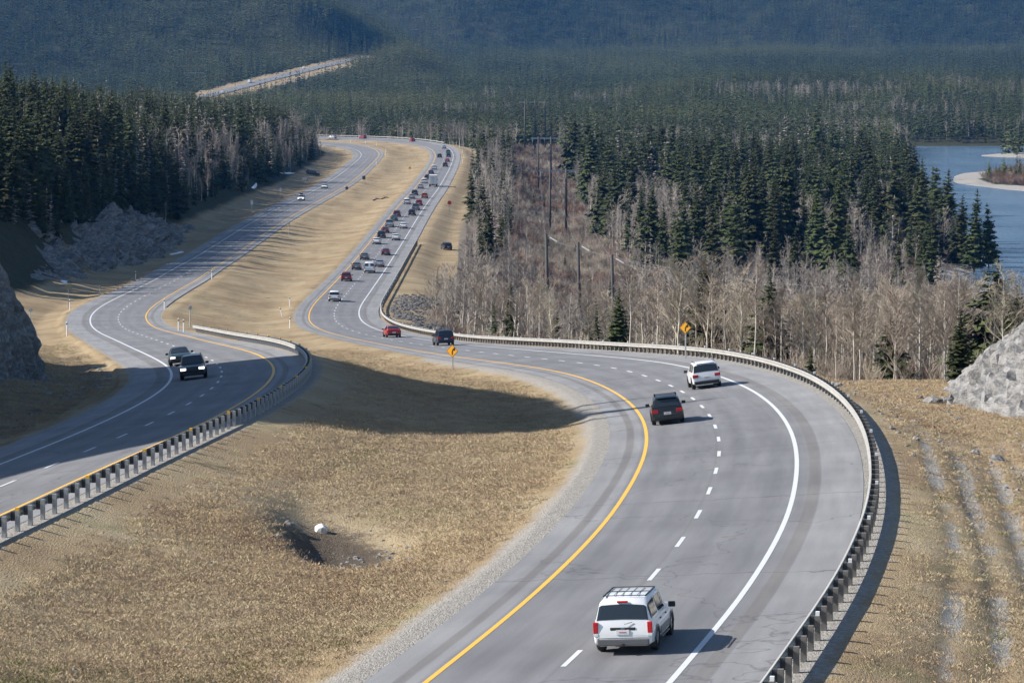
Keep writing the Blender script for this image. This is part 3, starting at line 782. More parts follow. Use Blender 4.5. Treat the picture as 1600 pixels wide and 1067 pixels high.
# ------------------------------------------------------------------ uncountable growth: points that carry instances
def scatter_object(name, label, meshes, P, scale, rotz, var, sxy=None, tilt=None):
    """ONE object: a point cloud whose points carry small meshes (geometry nodes)"""
    coll = bpy.data.collections.new(name + '_sources')
    for i, me in enumerate(meshes):
        so = bpy.data.objects.new('%s_source_%02d' % (name, i), me); coll.objects.link(so)
    n = len(P)
    me = bpy.data.meshes.new(name)
    me.vertices.add(n); me.vertices.foreach_set('co', np.asarray(P, np.float32).ravel())
    sc = np.asarray(scale, np.float32)
    sv = np.stack([sc * (1 if sxy is None else sxy), sc * (1 if sxy is None else sxy), sc], 1).astype(np.float32)
    rv = np.zeros((n, 3), np.float32); rv[:, 2] = rotz
    if tilt is not None: rv[:, :2] = tilt
    for nm, ty, d in (('inst_scale', 'FLOAT_VECTOR', sv), ('inst_rot', 'FLOAT_VECTOR', rv)):
        a = me.attributes.new(nm, ty, 'POINT'); a.data.foreach_set('vector', d.ravel())
    a = me.attributes.new('inst_var', 'INT', 'POINT'); a.data.foreach_set('value', np.asarray(var, np.int32))
    o = link(name, me)
    g = bpy.data.node_groups.new(name + '_nodes', 'GeometryNodeTree')
    g.interface.new_socket('Geometry', in_out='INPUT', socket_type='NodeSocketGeometry')
    g.interface.new_socket('Geometry', in_out='OUTPUT', socket_type='NodeSocketGeometry')
    gi = g.nodes.new('NodeGroupInput'); go = g.nodes.new('NodeGroupOutput')
    ci = g.nodes.new('GeometryNodeCollectionInfo'); ci.inputs['Collection'].default_value = coll
    ci.inputs['Separate Children'].default_value = True; ci.inputs['Reset Children'].default_value = True
    mp = g.nodes.new('GeometryNodeMeshToPoints'); iop = g.nodes.new('GeometryNodeInstanceOnPoints')
    iop.inputs['Pick Instance'].default_value = True
    def named(nm, ty):
        k = g.nodes.new('GeometryNodeInputNamedAttribute'); k.data_type = ty; k.inputs['Name'].default_value = nm
        return [s for s in k.outputs if s.enabled][0]
    L = g.links.new
    L(gi.outputs[0], mp.inputs['Mesh']); L(mp.outputs[0], iop.inputs['Points']); L(ci.outputs[0], iop.inputs['Instance'])
    L(named('inst_var', 'INT'), iop.inputs['Instance Index']); L(named('inst_rot', 'FLOAT_VECTOR'), iop.inputs['Rotation'])
    L(named('inst_scale', 'FLOAT_VECTOR'), iop.inputs['Scale']); L(iop.outputs[0], go.inputs[0])
    md = o.modifiers.new('scatter', 'NODES'); md.node_group = g
    tag(o, label, kind='stuff')
    return o

# ------------------------------------------------------------------ where things grow
rng = np.random.RandomState(11)
def jgrid(x0, x1, y0, y1, d):
    nx = int((x1 - x0) / d); ny = int((y1 - y0) / d)
    X, Y = np.meshgrid(np.arange(nx), np.arange(ny))
    X = x0 + (X + rng.rand(*X.shape)) * d; Y = y0 + (Y + rng.rand(*Y.shape)) * d
    return X.ravel(), Y.ravel()
def wedge(X, Y, m=1.08, extra=12):
    return np.abs(X) < 0.1482 * Y * (m + .05) + extra
con = []; bare = []; brush = []            # x, y, height
# (a) the hill forest left of the inbound road
X, Y = jgrid(-260, -60, 530, 1780, 4.0)
ll = AL.coords(X, Y)[0]; lr = AR.coords(X, Y)[0]
k = (ll < -20 - 3 * rng.rand(len(X))) & wedge(X, Y) & ~((Y < 830) & (ll > -25 + 2 * np.sin(Y / 9))) & (lr < -40)
k &= (Y > 600) | (ll < -36)
X, Y, ll = X[k], Y[k], ll[k]
edge = (ll > -34) & (Y > 790)
leafless = (edge & (Y > 850) & (fbm(X / 30, Y / 45, 2) > .0) & (rng.rand(len(X)) < .7)) | (rng.rand(len(X)) < .025)
H = rng.triangular(7, 14, 22, len(X)) * np.where(ll > -30, .7, 1.0) * (1 + .35 * fbm(X / 25, Y / 25, 2))
con += list(zip(X[~leafless], Y[~leafless], H[~leafless])); bare += list(zip(X[leafless], Y[leafless], H[leafless] * .75))
LEFT_N = len(con)
# (b) woods right of the outbound road
def right_zone(X, Y):
    lr = AR.coords(X, Y)[0]
    px, py = to_px(np.stack([X, Y, height(X, Y)], -1))
    ok = wedge(X, Y) & (lr > np.interp(Y, [240, 300, 470, 900, 1500], [11, 11.5, 14, 13, 15])) & (Y > 247)
    ok &= ~((Y > 440) & (Y < 1560) & (px < np.interp(Y, [440, 520, 600, 700, 800, 1000, 1300, 1560], [640, 672, 712, 726, 732, 736, 740, 744])))
    ok &= river_mask(X, Y) < -9
    return ok, px, lr
corr = lambda X, Y: (np.abs(X - 12.5) < 12.5) & (Y > 640) & (Y < 1850)
X, Y = jgrid(-60, 300, 690, 1985, 4.3)
ok, px, lr = right_zone(X, Y)
patch = fbm(X / 38 + 40, Y / 90, 3)
front = np.interp(X, [-40, 0, 25, 60, 100, 125, 200], [1150, 1180, 900, 850, 830, 800, 1000])
den = np.where(Y > front, np.where(patch > .05, .10, np.clip(np.interp(Y, [820, 1000, 1300], [.34, .52, .7]) + 1.4 * fbm(X / 16 + 9, Y / 26, 2), .05, .95)), .045)
den = np.where(X < 2, np.where(Y < 1350, .17, .5), den)
k = ok & ~corr(X, Y) & (rng.rand(len(X)) < den)
con += list(zip(X[k], Y[k], rng.triangular(6, 15, 27, k.sum()) * (1 + .5 * fbm(X[k] / 18, Y[k] / 18, 2)) * np.where(X[k] < 2, .7, 1)))
kb = ok & ~corr(X, Y) & ~k & (rng.rand(len(X)) < np.where(Y > front, np.where(patch > .03, .8, .22), .42))
bare += list(zip(X[kb], Y[kb], np.where(Y[kb] < 860, rng.uniform(5, 9, kb.sum()), rng.uniform(8, 13, kb.sum()))))
# nearer woods: leafless poplars with a few spruces
X, Y = jgrid(-40, 130, 245, 700, 3.1)
ok, px, lr = right_zone(X, Y)
dens = np.interp(Y, [245, 330, 480, 600, 700], [.62, .55, .36, .28, .22]) * np.where(corr(X, Y), .05, 1) * np.clip(1 + 2.2 * fbm(X / 12, Y / 26, 2), .1, 1.6)
dens = np.where((px > 835) & (px < 985) & (Y > 330), dens * .3, dens)
k = ok & (rng.rand(len(X)) < dens)
bare += list(zip(X[k], Y[k], rng.uniform(5.5, 9.5, k.sum()) * np.interp(Y[k], [245, 330, 480, 700], [.92, .95, 1.05, 1.15])))
k2 = ok & ~k & (rng.rand(len(X)) < .042)
con += list(zip(X[k2], Y[k2], rng.triangular(2, 5, 11, k2.sum())))
Xc_, Yc_ = jgrid(-2, 27, 660, 1500, 6.0)
k3 = corr(Xc_, Yc_) & (rng.rand(len(Xc_)) < .10)
con += list(zip(Xc_[k3], Yc_[k3], rng.uniform(2, 5, k3.sum())))
k3 = corr(Xc_, Yc_) & (rng.rand(len(Xc_)) < .3) & (np.abs(Xc_ - 12.5) > 5)
bare += list(zip(Xc_[k3], Yc_[k3], rng.uniform(3, 6, k3.sum())))
# brush everywhere below
X, Y = jgrid(-40, 180, 246, 1000, 2.2)
ok, px, lr = right_zone(X, Y)
k = ok & (rng.rand(len(X)) < np.where(Y < 600, .55, .8)) & (Y < 1000)
brush += list(zip(X[k], Y[k], rng.uniform(1.0, 2.6, k.sum())))
X, Y = jgrid(-5, 30, 1000, 1850, 3.6)
k = corr(X, Y)
brush += list(zip(X[k], Y[k], rng.uniform(1.0, 2.4, k.sum())))
# (c) beyond the far bend, across the river and the valley floor
X, Y = jgrid(-520, 520, 1740, 3000, 5.8)
lr = AR.coords(X, Y)[0]
k = wedge(X, Y, 1.06, 20) & ((lr > 20) | (Y > 1850)) & (river_mask(X, Y) < -2.5) & ~corr(X, Y)
X, Y = X[k], Y[k]
patch = fbm(X / 90, Y / 160, 3)
lf = (rng.rand(len(X)) < np.where(patch > .19, .55, .03)) | ((Y < 1800) & (X < -20) & (rng.rand(len(X)) < .35))
Hh = rng.triangular(8, 14, 22, len(X))
con += list(zip(X[~lf], Y[~lf], Hh[~lf])); bare += list(zip(X[lf], Y[lf], Hh[lf] * .72))
# hand-placed spruces: picture column, foot row, top row
for px_, yb, yt in ((1200, 560, 425), (1500, 597, 476), (935, 548, 458), (968, 549, 445), (1592, 560, 440), (1340, 585, 472), (1415, 588, 545), (1390, 582, 486),
                    (742, 525, 430), (772, 528, 462), (712, 516, 425), (690, 512, 470), (1105, 520, 395), (1440, 590, 560), (830, 535, 500), (1285, 575, 535)):
    g = ground(px_, yb) if px_ > 1300 else None
    if g is None or g.y > 420:
        Yd = 262 + 1.05 * max(0, 1330 - px_) * .18 if px_ > 800 else 400 + (800 - px_) * 1.2
        X0 = (px_ - 800) / FPX * Yd; g = Vector((X0, Yd, hz(X0, Yd)))
    _, ty = to_px(np.array([g.x, g.y, g.z])); dep = g.y
    h = max(2.0, (-(yt - HORIZON) * dep / FPX) - g.z)
    con.append((g.x, g.y, h))
for px_, yb, yt in ((1522, 414, 281), (1500, 408, 296), (1545, 408, 300), (1480, 392, 256), (1464, 380, 262), (1442, 372, 240), (970, 378, 286), (1046, 372, 280), (1012, 380, 300), (1105, 392, 262),
                    (1122, 402, 275), (1190, 402, 262), (1206, 398, 290), (1276, 372, 246), (1330, 352, 226), (1352, 390, 268), (1395, 400, 232), (1420, 398, 262), (918, 318, 262), (1152, 404, 300), (1240, 396, 300), (1310, 396, 285)):
    g = at_z(px_, yb, -52.3); con.append((g.x, g.y, (-(yt - HORIZON) * g.y / FPX) - g.z))
# slender spruces on the near hill whose shadows cross the outbound road
for y_, h_, x_ in ((203, 7, -76), (208.5, 7.5, -74), (214, 6.5, -77), (219, 7, -75), (196, 5, -79), (230, 5, -76)):
    con.append((x_, y_, h_))
con = np.array(con); bare = np.array(bare); brush = np.array(brush)
def clear_far_road(A):
    d, _ = far_road_coords(A[:, 0], A[:, 1])
    P = np.stack([A[:, 0], A[:, 1], height(A[:, 0], A[:, 1]) + A[:, 2]], -1)
    px, py = to_px(P)
    fx, fy = to_px(FAR_ROAD)
    ry = np.interp(px, fx, fy); rY = np.interp(px, fx, FAR_ROAD[:, 1])
    hide = (px > 305) & (px < 556) & (A[:, 1] < rY) & (A[:, 1] > 1650) & (py < ry - 3)
    return A[~hide & ~((d < 20) & (A[:, 1] > 2700))]
con = clear_far_road(con); bare = clear_far_road(bare)

def visible_size(A):
    z = height(A[:, 0], A[:, 1])
    px, py = to_px(np.stack([A[:, 0], A[:, 1], z + A[:, 2] * .7], -1))
    size = A[:, 2] * FPX / A[:, 1]
    inside = (px > -10) & (px < 1610) & (py > -20) & (py < 1070)
    return z, np.where(inside, size, 0), px, py
# ------------------------------------------------------------------ plant: the largest 300 of each kind singly, the rest as a mass
SPECIAL = {}
def plant(A, kind, limit, build_one, stuff_name, stuff_label, meshes_near, meshes_far, far_y, sxy=1.0):
    z, size, px, py = visible_size(A)
    order = np.argsort(-size)[:limit]
    order = [i for i in order if size[i] > 0]
    single = np.zeros(len(A), bool); single[order] = True
    for i in order:
        build_one(A[i, 0], A[i, 1], z[i], A[i, 2], px[i], py[i], int(i))
    rest = ~single
    cut = (size > 0) | (A[:, 1] < 700) | (np.abs(px - 800) < 900)
    rest &= cut
    n = rest.sum()
    near = A[rest, 1] < far_y
    var = np.where(near, rng.randint(0, len(meshes_near), n), len(meshes_near) + rng.randint(0, len(meshes_far), n))
    if kind == 'spruce':                      # stands of darker, mid and olive trees
        reg = fbm(A[rest, 0] / 110, A[rest, 1] / 300, 3) + rng.normal(0, .07, n)
        far_i = np.where(reg < -.03, rng.randint(3, 5, n), np.where(reg > .13, 5, rng.randint(0, 3, n)))
        var = np.where(near, var, len(meshes_near) + far_i)
    P = np.stack([A[rest, 0], A[rest, 1], z[rest] - .25], 1)
    scatter_object(stuff_name, stuff_label, list(meshes_near) + list(meshes_far), P, A[rest, 2], rng.uniform(0, 6.28, n), var, sxy=sxy * rng.uniform(.75, 1.3, n), tilt=rng.normal(0, .025, (n, 2)))
    return single

def one_spruce(x, y, z, h, px, py, i):
    rnd = random.Random(i * 7 + 1)
    t = empty('spruce_tree', (x, y, z - .1), rnd.uniform(0, 6.28))
    w = rnd.uniform(.85, 1.15)
    if y < 420: w *= 1.45
    t.scale = (h * w, h * w, h)
    link('trunk', trunk_me, t); link('crown', SPRUCE_HI[rnd.randrange(8)], t)
    t.rotation_euler = (rnd.gauss(0, .02), rnd.gauss(0, .02), rnd.uniform(0, 6.28))
    ll = AL.coords([x], [y])[0][0]
    near = lambda a, tol=9: abs(px - a) < tol
    if ll < 0:
        if py > 240 or px < 120: lab, grp = 'dark spruce on the shaded hillside above the left rock face', 'spruces above the rock face'
        else: lab, grp = 'dark spruce in the hill forest beside the inbound road', 'spruces of the hill forest'
    elif y < 300 and near(1500, 12): lab, grp = 'bushy green spruce standing beside the pale rock outcrop', None
    elif y < 330 and near(1200, 10): lab, grp = 'tall spruce among bare trees, right of the power poles behind the guardrail', None
    elif y < 360 and near(935, 7): lab, grp = 'shorter spruce of the pair close behind the middle of the guardrail', None
    elif y < 360 and near(968, 7): lab, grp = 'taller spruce of the pair close behind the middle of the guardrail', None
    elif y < 330 and px > 1575: lab, grp = 'spruce cut by the right picture edge above the rock outcrop', None
    elif y < 640: lab, grp = 'small green spruce among leafless trees behind the guardrail', 'small spruces in the thicket'
    elif px > 1485 and 780 < y < 900: lab, grp = 'dark spruce on the wooded point jutting into the river', 'spruces on the river point'
    elif px < 800: lab, grp = 'spruce among grey trees between outbound road and power line', 'spruces left of the power line'
    else: lab, grp = 'tall dark spruce in the dense stand between power line and river', 'spruces of the valley stand'
    tag(t, lab, 'tree', grp)

def one_bare(x, y, z, h, px, py, i):
    rnd = random.Random(i * 5 + 3)
    t = empty('leafless_tree', (x, y, z - .1), rnd.uniform(0, 6.28))
    w = rnd.uniform(.9, 1.35)
    t.scale = (h * w, h * w, h)
    tr, cr = BARE_HI[rnd.randrange(5)]
    link('trunk', tr, t); link('crown', cr, t)
    if AL.coords([x], [y])[0][0] < 0: lab, grp = 'pale leafless tree at the edge of the left hill forest', 'leafless trees on the left'
    elif px > 1150: lab, grp = 'leafless pale-barked tree in the thicket between guardrail bend and river', 'leafless thicket by the river'
    elif px > 850: lab, grp = 'leafless tree behind the guardrail, below the power poles and right of them', 'leafless trees below the power poles'
    else: lab, grp = 'leafless grey tree between outbound road and power line clearing', 'leafless trees left of the clearing'
    tag(t, lab, 'tree', grp)

plant(con, 'spruce', 300, one_spruce, 'conifer_forest', 'dense dark green conifer forest filling the valley and hillside', SPRUCE_MID, SPRUCE_LO, 1500)
plant(bare, 'bare', 300, one_bare, 'leafless_woods', 'grey leafless trees massed between the conifers', [m for m in BARE_LO], BARE_LO, 1e9, 1.0)
bz = height(brush[:, 0], brush[:, 1])
nb = len(brush)
redf = fbm(brush[:, 0] / 16, brush[:, 1] / 26, 2) + np.where(brush[:, 1] > 560, .02, -.12)
bvar = np.where(redf > 0, rng.randint(0, 3, nb), 3 + rng.randint(0, 3, nb))
scatter_object('undergrowth', 'tangled reddish and tan leafless undergrowth below the trees', BRUSH + BRUSH_TAN, np.stack([brush[:, 0], brush[:, 1], bz], 1), brush[:, 2], rng.uniform(0, 6.28, nb), bvar, sxy=rng.uniform(.9, 1.6, nb))
# far slopes
X, Y = jgrid(-1050, 1050, 3000, 6300, 12.0)
k = wedge(X, Y, 1.03, 20); X, Y = X[k], Y[k]
z = height(X, Y); px, py = to_px(np.stack([X, Y, z + 16], -1))
d, _ = far_road_coords(X, Y); fx, fy = to_px(FAR_ROAD)
hide = (px > 300) & (px < 556) & (Y < np.interp(px, fx, FAR_ROAD[:, 1])) & (py < np.interp(px, fx, fy) - 2)
open_ = fbm(X / 110 + 3, Y / 260, 3)
k = (py > -30) & (d > 24) & ~hide & (fbm(X / 45, Y / 60, 2) > -.33) & (open_ < .31)
X, Y, z = X[k], Y[k], z[k]; n = len(X)
print('far clumps', n, 'conifers', len(con), 'bare', len(bare), 'brush', nb)
scatter_object('mountain_forest', 'blue-green conifer forest covering the distant slopes', CLUMPS, np.stack([X, Y, z], 1), rng.uniform(.7, 1.25, n), rng.uniform(0, 6.28, n), np.select([fbm(X / 160, Y / 420, 3) + rng.normal(0, .07, n) > .12, fbm(X / 160, Y / 420, 3) + rng.normal(0, .07, n) < -.04], [4, 1 + 2 * rng.randint(0, 2, n)], 2 * rng.randint(0, 2, n)))

# ------------------------------------------------------------------ dry grass close to the camera
def tuft_mesh(seed, n=52, spread=.55):
    rnd = random.Random(seed); V = []; Fc = []
    for k in range(n):
        x, y = rnd.gauss(0, spread * .5), rnd.gauss(0, spread * .5); a = rnd.uniform(0, 6.28); h = rnd.uniform(.025, .10)
        w = rnd.uniform(.003, .006); dx, dy = math.cos(a) * w, math.sin(a) * w; lx, ly = rnd.gauss(0, .045), rnd.gauss(0, .045)
        b = len(V)
        V += [Vector((x - dx, y - dy, -.03)), Vector((x + dx, y + dy, -.03)), Vector((x + lx * .5 + dx * .6, y + ly * .5 + dy * .6, h * .65)), Vector((x + lx * 1.2, y + ly * 1.2, h))]
        Fc += [(b, b + 1, b + 2), (b, b + 2, b + 3)]
    return V, Fc
M_STRAW = foliage_material('straw_blades', (.36, .28, .175), (.52, .425, .28), .10)
M_DRYBROWN = foliage_material('brown_blades', (.30, .22, .135), (.50, .38, .24), .2)
M_GREENISH = foliage_material('green_blades', (.13, .13, .05), (.25, .24, .10), .2)
TUFTS = [mesh_from('tuft', *tuft_mesh(900 + i), m) for i, m in enumerate((M_STRAW, M_STRAW, M_STRAW, M_DRYBROWN, M_DRYBROWN, M_GREENISH))]
GX = []; GY = []
for (y0, y1, d_) in ((88, 130, .30), (130, 190, .36), (190, 270, .50), (270, 380, .8)):
    X, Y = jgrid(-70, 50, y0, y1, d_); k = wedge(X, Y, 1.02, 2); GX.append(X[k]); GY.append(Y[k])
X = np.concatenate(GX); Y = np.concatenate(GY)
lr = AR.coords(X, Y)[0]; ll = AL.coords(X, Y)[0]
off = np.minimum(np.where(lr < 0, -lr - 6.9, lr - 8.4), np.where(ll < 0, -ll - 7.6, ll - 8.2))
thin = fbm(X / 3.5, Y / 6, 3)
gx = (X + 7.6) + 0.10 * (Y - 144)
pit = np.exp(-((gx - .3) / 2.6) ** 2 - ((Y - 144) / 7.5) ** 2)
k = (off > .2 + rng.rand(len(X)) * 1.6) & (rng.rand(len(X)) < np.clip(.85 + thin * 1.2, .2, 1)) & ~((lr > 0) & (Y > 250)) & (rng.rand(len(X)) > pit * 2.2) & ~((ll < -16) & (Y < 300)) & ~((lr > 9.3) & (lr < 18) & (Y < 185) & (rng.rand(len(X)) < .78))
X, Y = X[k], Y[k]; n = len(X)
tint = fbm(X / 9, Y / 16, 3) + rng.normal(0, .12, n)
gv = np.where(tint > .2, rng.randint(3, 5, n), np.where((tint < -.33), 5, rng.randint(0, 3, n)))
print('tufts', n)
scatter_object('dry_grass', 'short straw-coloured dry grass on the median and verges', TUFTS, np.stack([X, Y, height(X, Y)], 1), rng.uniform(.6, 1.15, n), rng.uniform(0, 6.28, n), gv, sxy=rng.uniform(.9, 1.5, n))
# ------------------------------------------------------------------ river
def water_material():
    m, nt, b = nmat('river_water')
    geo = node(nt, 'ShaderNodeNewGeometry')
    mp = node(nt, 'ShaderNodeMapping'); nt.links.new(geo.outputs['Position'], mp.inputs[0]); mp.inputs['Scale'].default_value = (.5, .16, 1)
    f = noise_n(nt, mp.outputs[0], .9, 4, .65, .4)
    c = ramp(nt, noise_n(nt, mp.outputs[0], .06, 3, .6), [(.35, (.085, .155, .25)), (.65, (.145, .235, .34))])
    nt.links.new(c, b.inputs['Base Color']); b.inputs['Roughness'].default_value = .16
    b.inputs['IOR'].default_value = 1.33
    bu = node(nt, 'ShaderNodeBump'); bu.inputs['Strength'].default_value = .35; bu.inputs['Distance'].default_value = .35
    nt.links.new(f, bu.inputs['Height']); nt.links.new(bu.outputs[0], b.inputs['Normal'])
    return m
V = [(60, 540, WATER_Z), (520, 540, WATER_Z), (520, 2040, WATER_Z), (60, 2040, WATER_Z)]
tag(link('river', mesh_from('river', V, [(0, 1, 2, 3)], water_material())), 'blue-green river winding past wooded banks and gravel bars', kind='structure')

# ------------------------------------------------------------------ rock
def rock_material(name, dark, mid, light):
    m, nt, b = nmat(name)
    geo = node(nt, 'ShaderNodeNewGeometry'); pos = geo.outputs['Position']
    mp = node(nt, 'ShaderNodeMapping'); nt.links.new(pos, mp.inputs[0]); mp.inputs['Rotation'].default_value = (.5, .6, .2); mp.inputs['Scale'].default_value = (.5, .5, 2.2)
    a = noise_n(nt, mp.outputs[0], .9, 5, .75, .8); g = noise_n(nt, pos, 3.5, 4, .8)
    s = math_n(nt, 'ADD', math_n(nt, 'MULTIPLY', a, .6), math_n(nt, 'MULTIPLY', g, .4))
    c = ramp(nt, s, [(.33, dark), (.5, mid), (.66, light)])
    nt.links.new(c, b.inputs['Base Color']); b.inputs['Roughness'].default_value = .9; b.inputs['Specular IOR Level'].default_value = .2
    bu = node(nt, 'ShaderNodeBump'); bu.inputs['Strength'].default_value = 1.0; bu.inputs['Distance'].default_value = .5
    nt.links.new(s, bu.inputs['Height']); nt.links.new(bu.outputs[0], b.inputs['Normal'])
    return m
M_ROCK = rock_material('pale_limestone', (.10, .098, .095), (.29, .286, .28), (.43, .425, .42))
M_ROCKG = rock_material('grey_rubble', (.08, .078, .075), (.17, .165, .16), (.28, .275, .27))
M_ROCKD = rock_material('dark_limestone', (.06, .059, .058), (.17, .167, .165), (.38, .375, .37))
M_SNOW = simple('old_snow', (.78, .80, .83), .8, var=.06, scale=3)

def facet(x, y, z, cell, seed, amp):
    """blocky displacement: every noise cell of the rock has its own offset"""
    p = Vector((x / cell[0] + seed, y / cell[1], z / cell[2]))
    d, pts = noise.voronoi(p, distance_metric='CHEBYCHEV')
    q = pts[0]
    h = math.sin(q.x * 12.9898 + q.y * 78.233 + q.z * 37.719) * 43758.5453
    edge = min(1.0, (d[1] - d[0]) * 5)
    return amp * ((h - math.floor(h)) - .5) - amp * .5 * (1 - edge)

def rock_sheet(name, label, nu, nv, pos, normal, mat, amp, cell, seed, snow=False):
    V = []; Fc = []
    for j in range(nv + 1):
        for i in range(nu + 1):
            p = Vector(pos(i / nu, j / nv)); n = Vector(normal(i / nu, j / nv)).normalized()
            a = amp * min(1, 4 * min(i / nu, 1 - i / nu) + .15)
            p = p + n * (facet(p.x, p.y, p.z, cell, seed, a) + facet(p.x, p.y, p.z, (cell[0] * .35, cell[1] * .35, cell[2] * .35), seed + 5, a * .45) + a * .5 * noise.noise(p * .35))
            V.append(p)
    for j in range(nv):
        for i in range(nu):
            a = j * (nu + 1) + i; Fc.append((a, a + 1, a + nu + 2, a + nu + 1))
    # back skirt makes the sheet a solid body pressed into the hill
    top = [nv * (nu + 1) + i for i in range(nu + 1)]; b = len(V)
    for i in range(nu + 1): V.append(V[top[i]] - Vector(normal(i / nu, 1)).normalized() * 4 + Vector((0, 0, -3)))
    for i in range(nu): Fc.append((top[i], top[i + 1], b + i + 1, b + i))
    o = link(name, mesh_from(name, V, Fc, mat)); tag(o, label, 'rock')
    return o
# dark face beside the inbound road, below the hill forest
def pf(u, v):
    y = 565 + 330 * u
    s = AL.s_of_y(y); base = AL.at(s, -14.2 - 1.6 * math.sin(u * 9) + 1.5 * u)
    hh = (3 + 8.5 * math.sin(math.pi * min(1, u * 1.06) ** .8) ** .7) * (1 - .25 * math.sin(u * 17) ** 2)
    return (base[0] - 13.5 * v ** 1.15, base[1] + 1.5 * v, base[2] - 1.2 + hh * v ** .8)
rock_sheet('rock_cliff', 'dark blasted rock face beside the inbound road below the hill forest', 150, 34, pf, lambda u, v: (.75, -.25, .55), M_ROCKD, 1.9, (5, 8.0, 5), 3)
# steep cliff at the left picture edge
CY = np.linspace(226, 296, 60); CX = np.interp(CY, [200, 240, 262, 269, 276, 286, 300], [-38.4, -37.4, -36.8, -37.2, -40.5, -45.5, -53]); CZ = height(CX + 2.5, CY) - .8
def pc(u, v):
    y = 228 + 66 * u
    xc = float(np.interp(y, CY, CX)); zb = float(np.interp(y, CY, CZ))
    return (xc + 1.0 - 3.4 * v - 6.5 * v ** 3, y + 2 * v, zb + 17 * v * (1 - .3 * max(0, u - .45) / .55))
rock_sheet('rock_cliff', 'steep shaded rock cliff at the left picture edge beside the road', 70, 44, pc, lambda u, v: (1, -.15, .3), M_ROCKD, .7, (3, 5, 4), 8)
# pale outcrop on the right
OY = np.linspace(186, 250, 60); OX = np.interp(OY, [186, 200, 215, 228, 240, 247], [33.5, 28.6, 27.4, 28.2, 30.3, 33.5]); OZ = height(OX, OY) - .6
def po(u, v):
    y = 188 + 58 * u
    xb = float(np.interp(y, OY, OX)); zb = float(np.interp(y, OY, OZ))
    hgt = 11.5 * math.sin(math.pi * (.1 + .8 * u)) ** .8
    return (xb + 13 * v, y + 1.0 * v, zb + hgt * (v ** .85))
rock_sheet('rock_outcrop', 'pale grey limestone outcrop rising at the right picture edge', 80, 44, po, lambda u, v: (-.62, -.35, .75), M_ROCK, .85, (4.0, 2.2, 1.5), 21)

def boulder_mesh(seed, mat, flat=.7):
    bm = bmesh.new(); bmesh.ops.create_icosphere(bm, subdivisions=2, radius=.5)
    rnd = random.Random(seed); off = Vector((rnd.random() * 50, rnd.random() * 50, 0))
    for v in bm.verts:
        n = v.co.normalized(); k = 1 + .55 * noise.noise(n * 1.3 + off) + .25 * noise.noise(n * 3.1 + off)
        v.co = Vector((v.co.x * k * rnd.uniform(.96, 1.04), v.co.y * k, v.co.z * k * flat))
    me = bpy.data.meshes.new('boulder'); bm.to_mesh(me); bm.free(); me.materials.append(mat)
    return me
BOULDERS = [boulder_mesh(i, M_ROCK) for i in range(4)]
M_ROCKW = simple('white_stone', (.66, .66, .65), .8, var=.15, scale=4)
WHITE_STONE = boulder_mesh(12, M_ROCKW, 1.1)
for px_, py_, w, lab in ((1459, 630, 1.0, 'pale boulder in the grass left of the limestone outcrop'), (1478, 628, .75, 'smaller pale boulder touching the larger one left of the outcrop'),
                         (1556, 720, .6, 'flat grey stone in the grass below the limestone outcrop'), (503, 831, .5, 'white stone lying upright in the dark gully of the median'),
                         (434, 840, .4, 'small grey stone at the near rim of the median gully'), (452, 822, .5, 'grey stone at the far rim of the median gully')):
    g = ground(px_, py_); o = link('boulder', WHITE_STONE if 'white' in lab else BOULDERS[px_ % 4]); o.location = g + Vector((0, 0, w * .12)); o.scale = (w, w * 1.2, w); o.rotation_euler = (0, 0, px_)
    tag(o, lab, 'boulder')
# riprap below the guardrail and stones scattered by the outcrop, river bank and verges
rp = []
for k in range(2600):
    px_, py_ = rng.uniform(610, 700), rng.uniform(452, 520)
    yd = float(np.interp(py_, [448, 520], [585, 440])) + rng.uniform(-12, 12)
    x_ = (px_ - 800) / FPX * yd
    rp.append((x_, yd))
rp = np.array(rp); lr = AR.coords(rp[:, 0], rp[:, 1])[0]
rp = rp[(lr > 8.6) & (lr < 19) & (fbm(rp[:, 0] / 4, rp[:, 1] / 9, 2) > -.13)]
sc = rng.uniform(.2, .7, len(rp))
scatter_object('riprap', 'heap of broken grey rock on the slope below the guardrail', [boulder_mesh(30 + i, M_ROCKG) for i in range(4)], np.stack([rp[:, 0], rp[:, 1], height(rp[:, 0], rp[:, 1])], 1), sc, rng.uniform(0, 6.28, len(rp)), rng.randint(0, 4, len(rp)))['kind'] = 'stuff'
P = []
for k in range(520):
    y_ = rng.uniform(150, 243); x_ = rng.uniform(18, 34); P.append((x_, y_, rng.uniform(.05, .28) if rng.rand() < .93 else rng.uniform(.3, .55)))
for k in range(420):
    y_ = rng.uniform(95, 330); x_ = rng.uniform(-.13, .05) * y_; P.append((x_, y_, rng.uniform(.04, .16)))
for k in range(60):
    P.append((rng.normal(-6.2, 1.6), rng.normal(142, 3.5), rng.uniform(.08, .3)))
for k in range(160):
    y_ = rng.uniform(235, 300); P.append((rng.uniform(-37, -30), y_, rng.uniform(.1, .5)))
P = np.array(P); lr = AR.coords(P[:, 0], P[:, 1])[0]; ll = AL.coords(P[:, 0], P[:, 1])[0]
P = P[((lr > 8.5) | (lr < -7.5)) & ((ll > 7.8) | (ll < -8.2))]
scatter_object('loose_stones', 'small loose stones scattered over the verges', BOULDERS, np.stack([P[:, 0], P[:, 1], height(P[:, 0], P[:, 1])], 1), P[:, 2], rng.uniform(0, 6.28, len(P)), rng.randint(0, 4, len(P)))
P = []
for k in range(700):
    y_ = rng.uniform(1255, 1330); P.append((rng.normal(238, 22), y_))
P = np.array(P); rmk = river_mask(P[:, 0], P[:, 1]); P = P[(rmk < 2) & (rmk > -7) & (P[:, 0] > 215)]
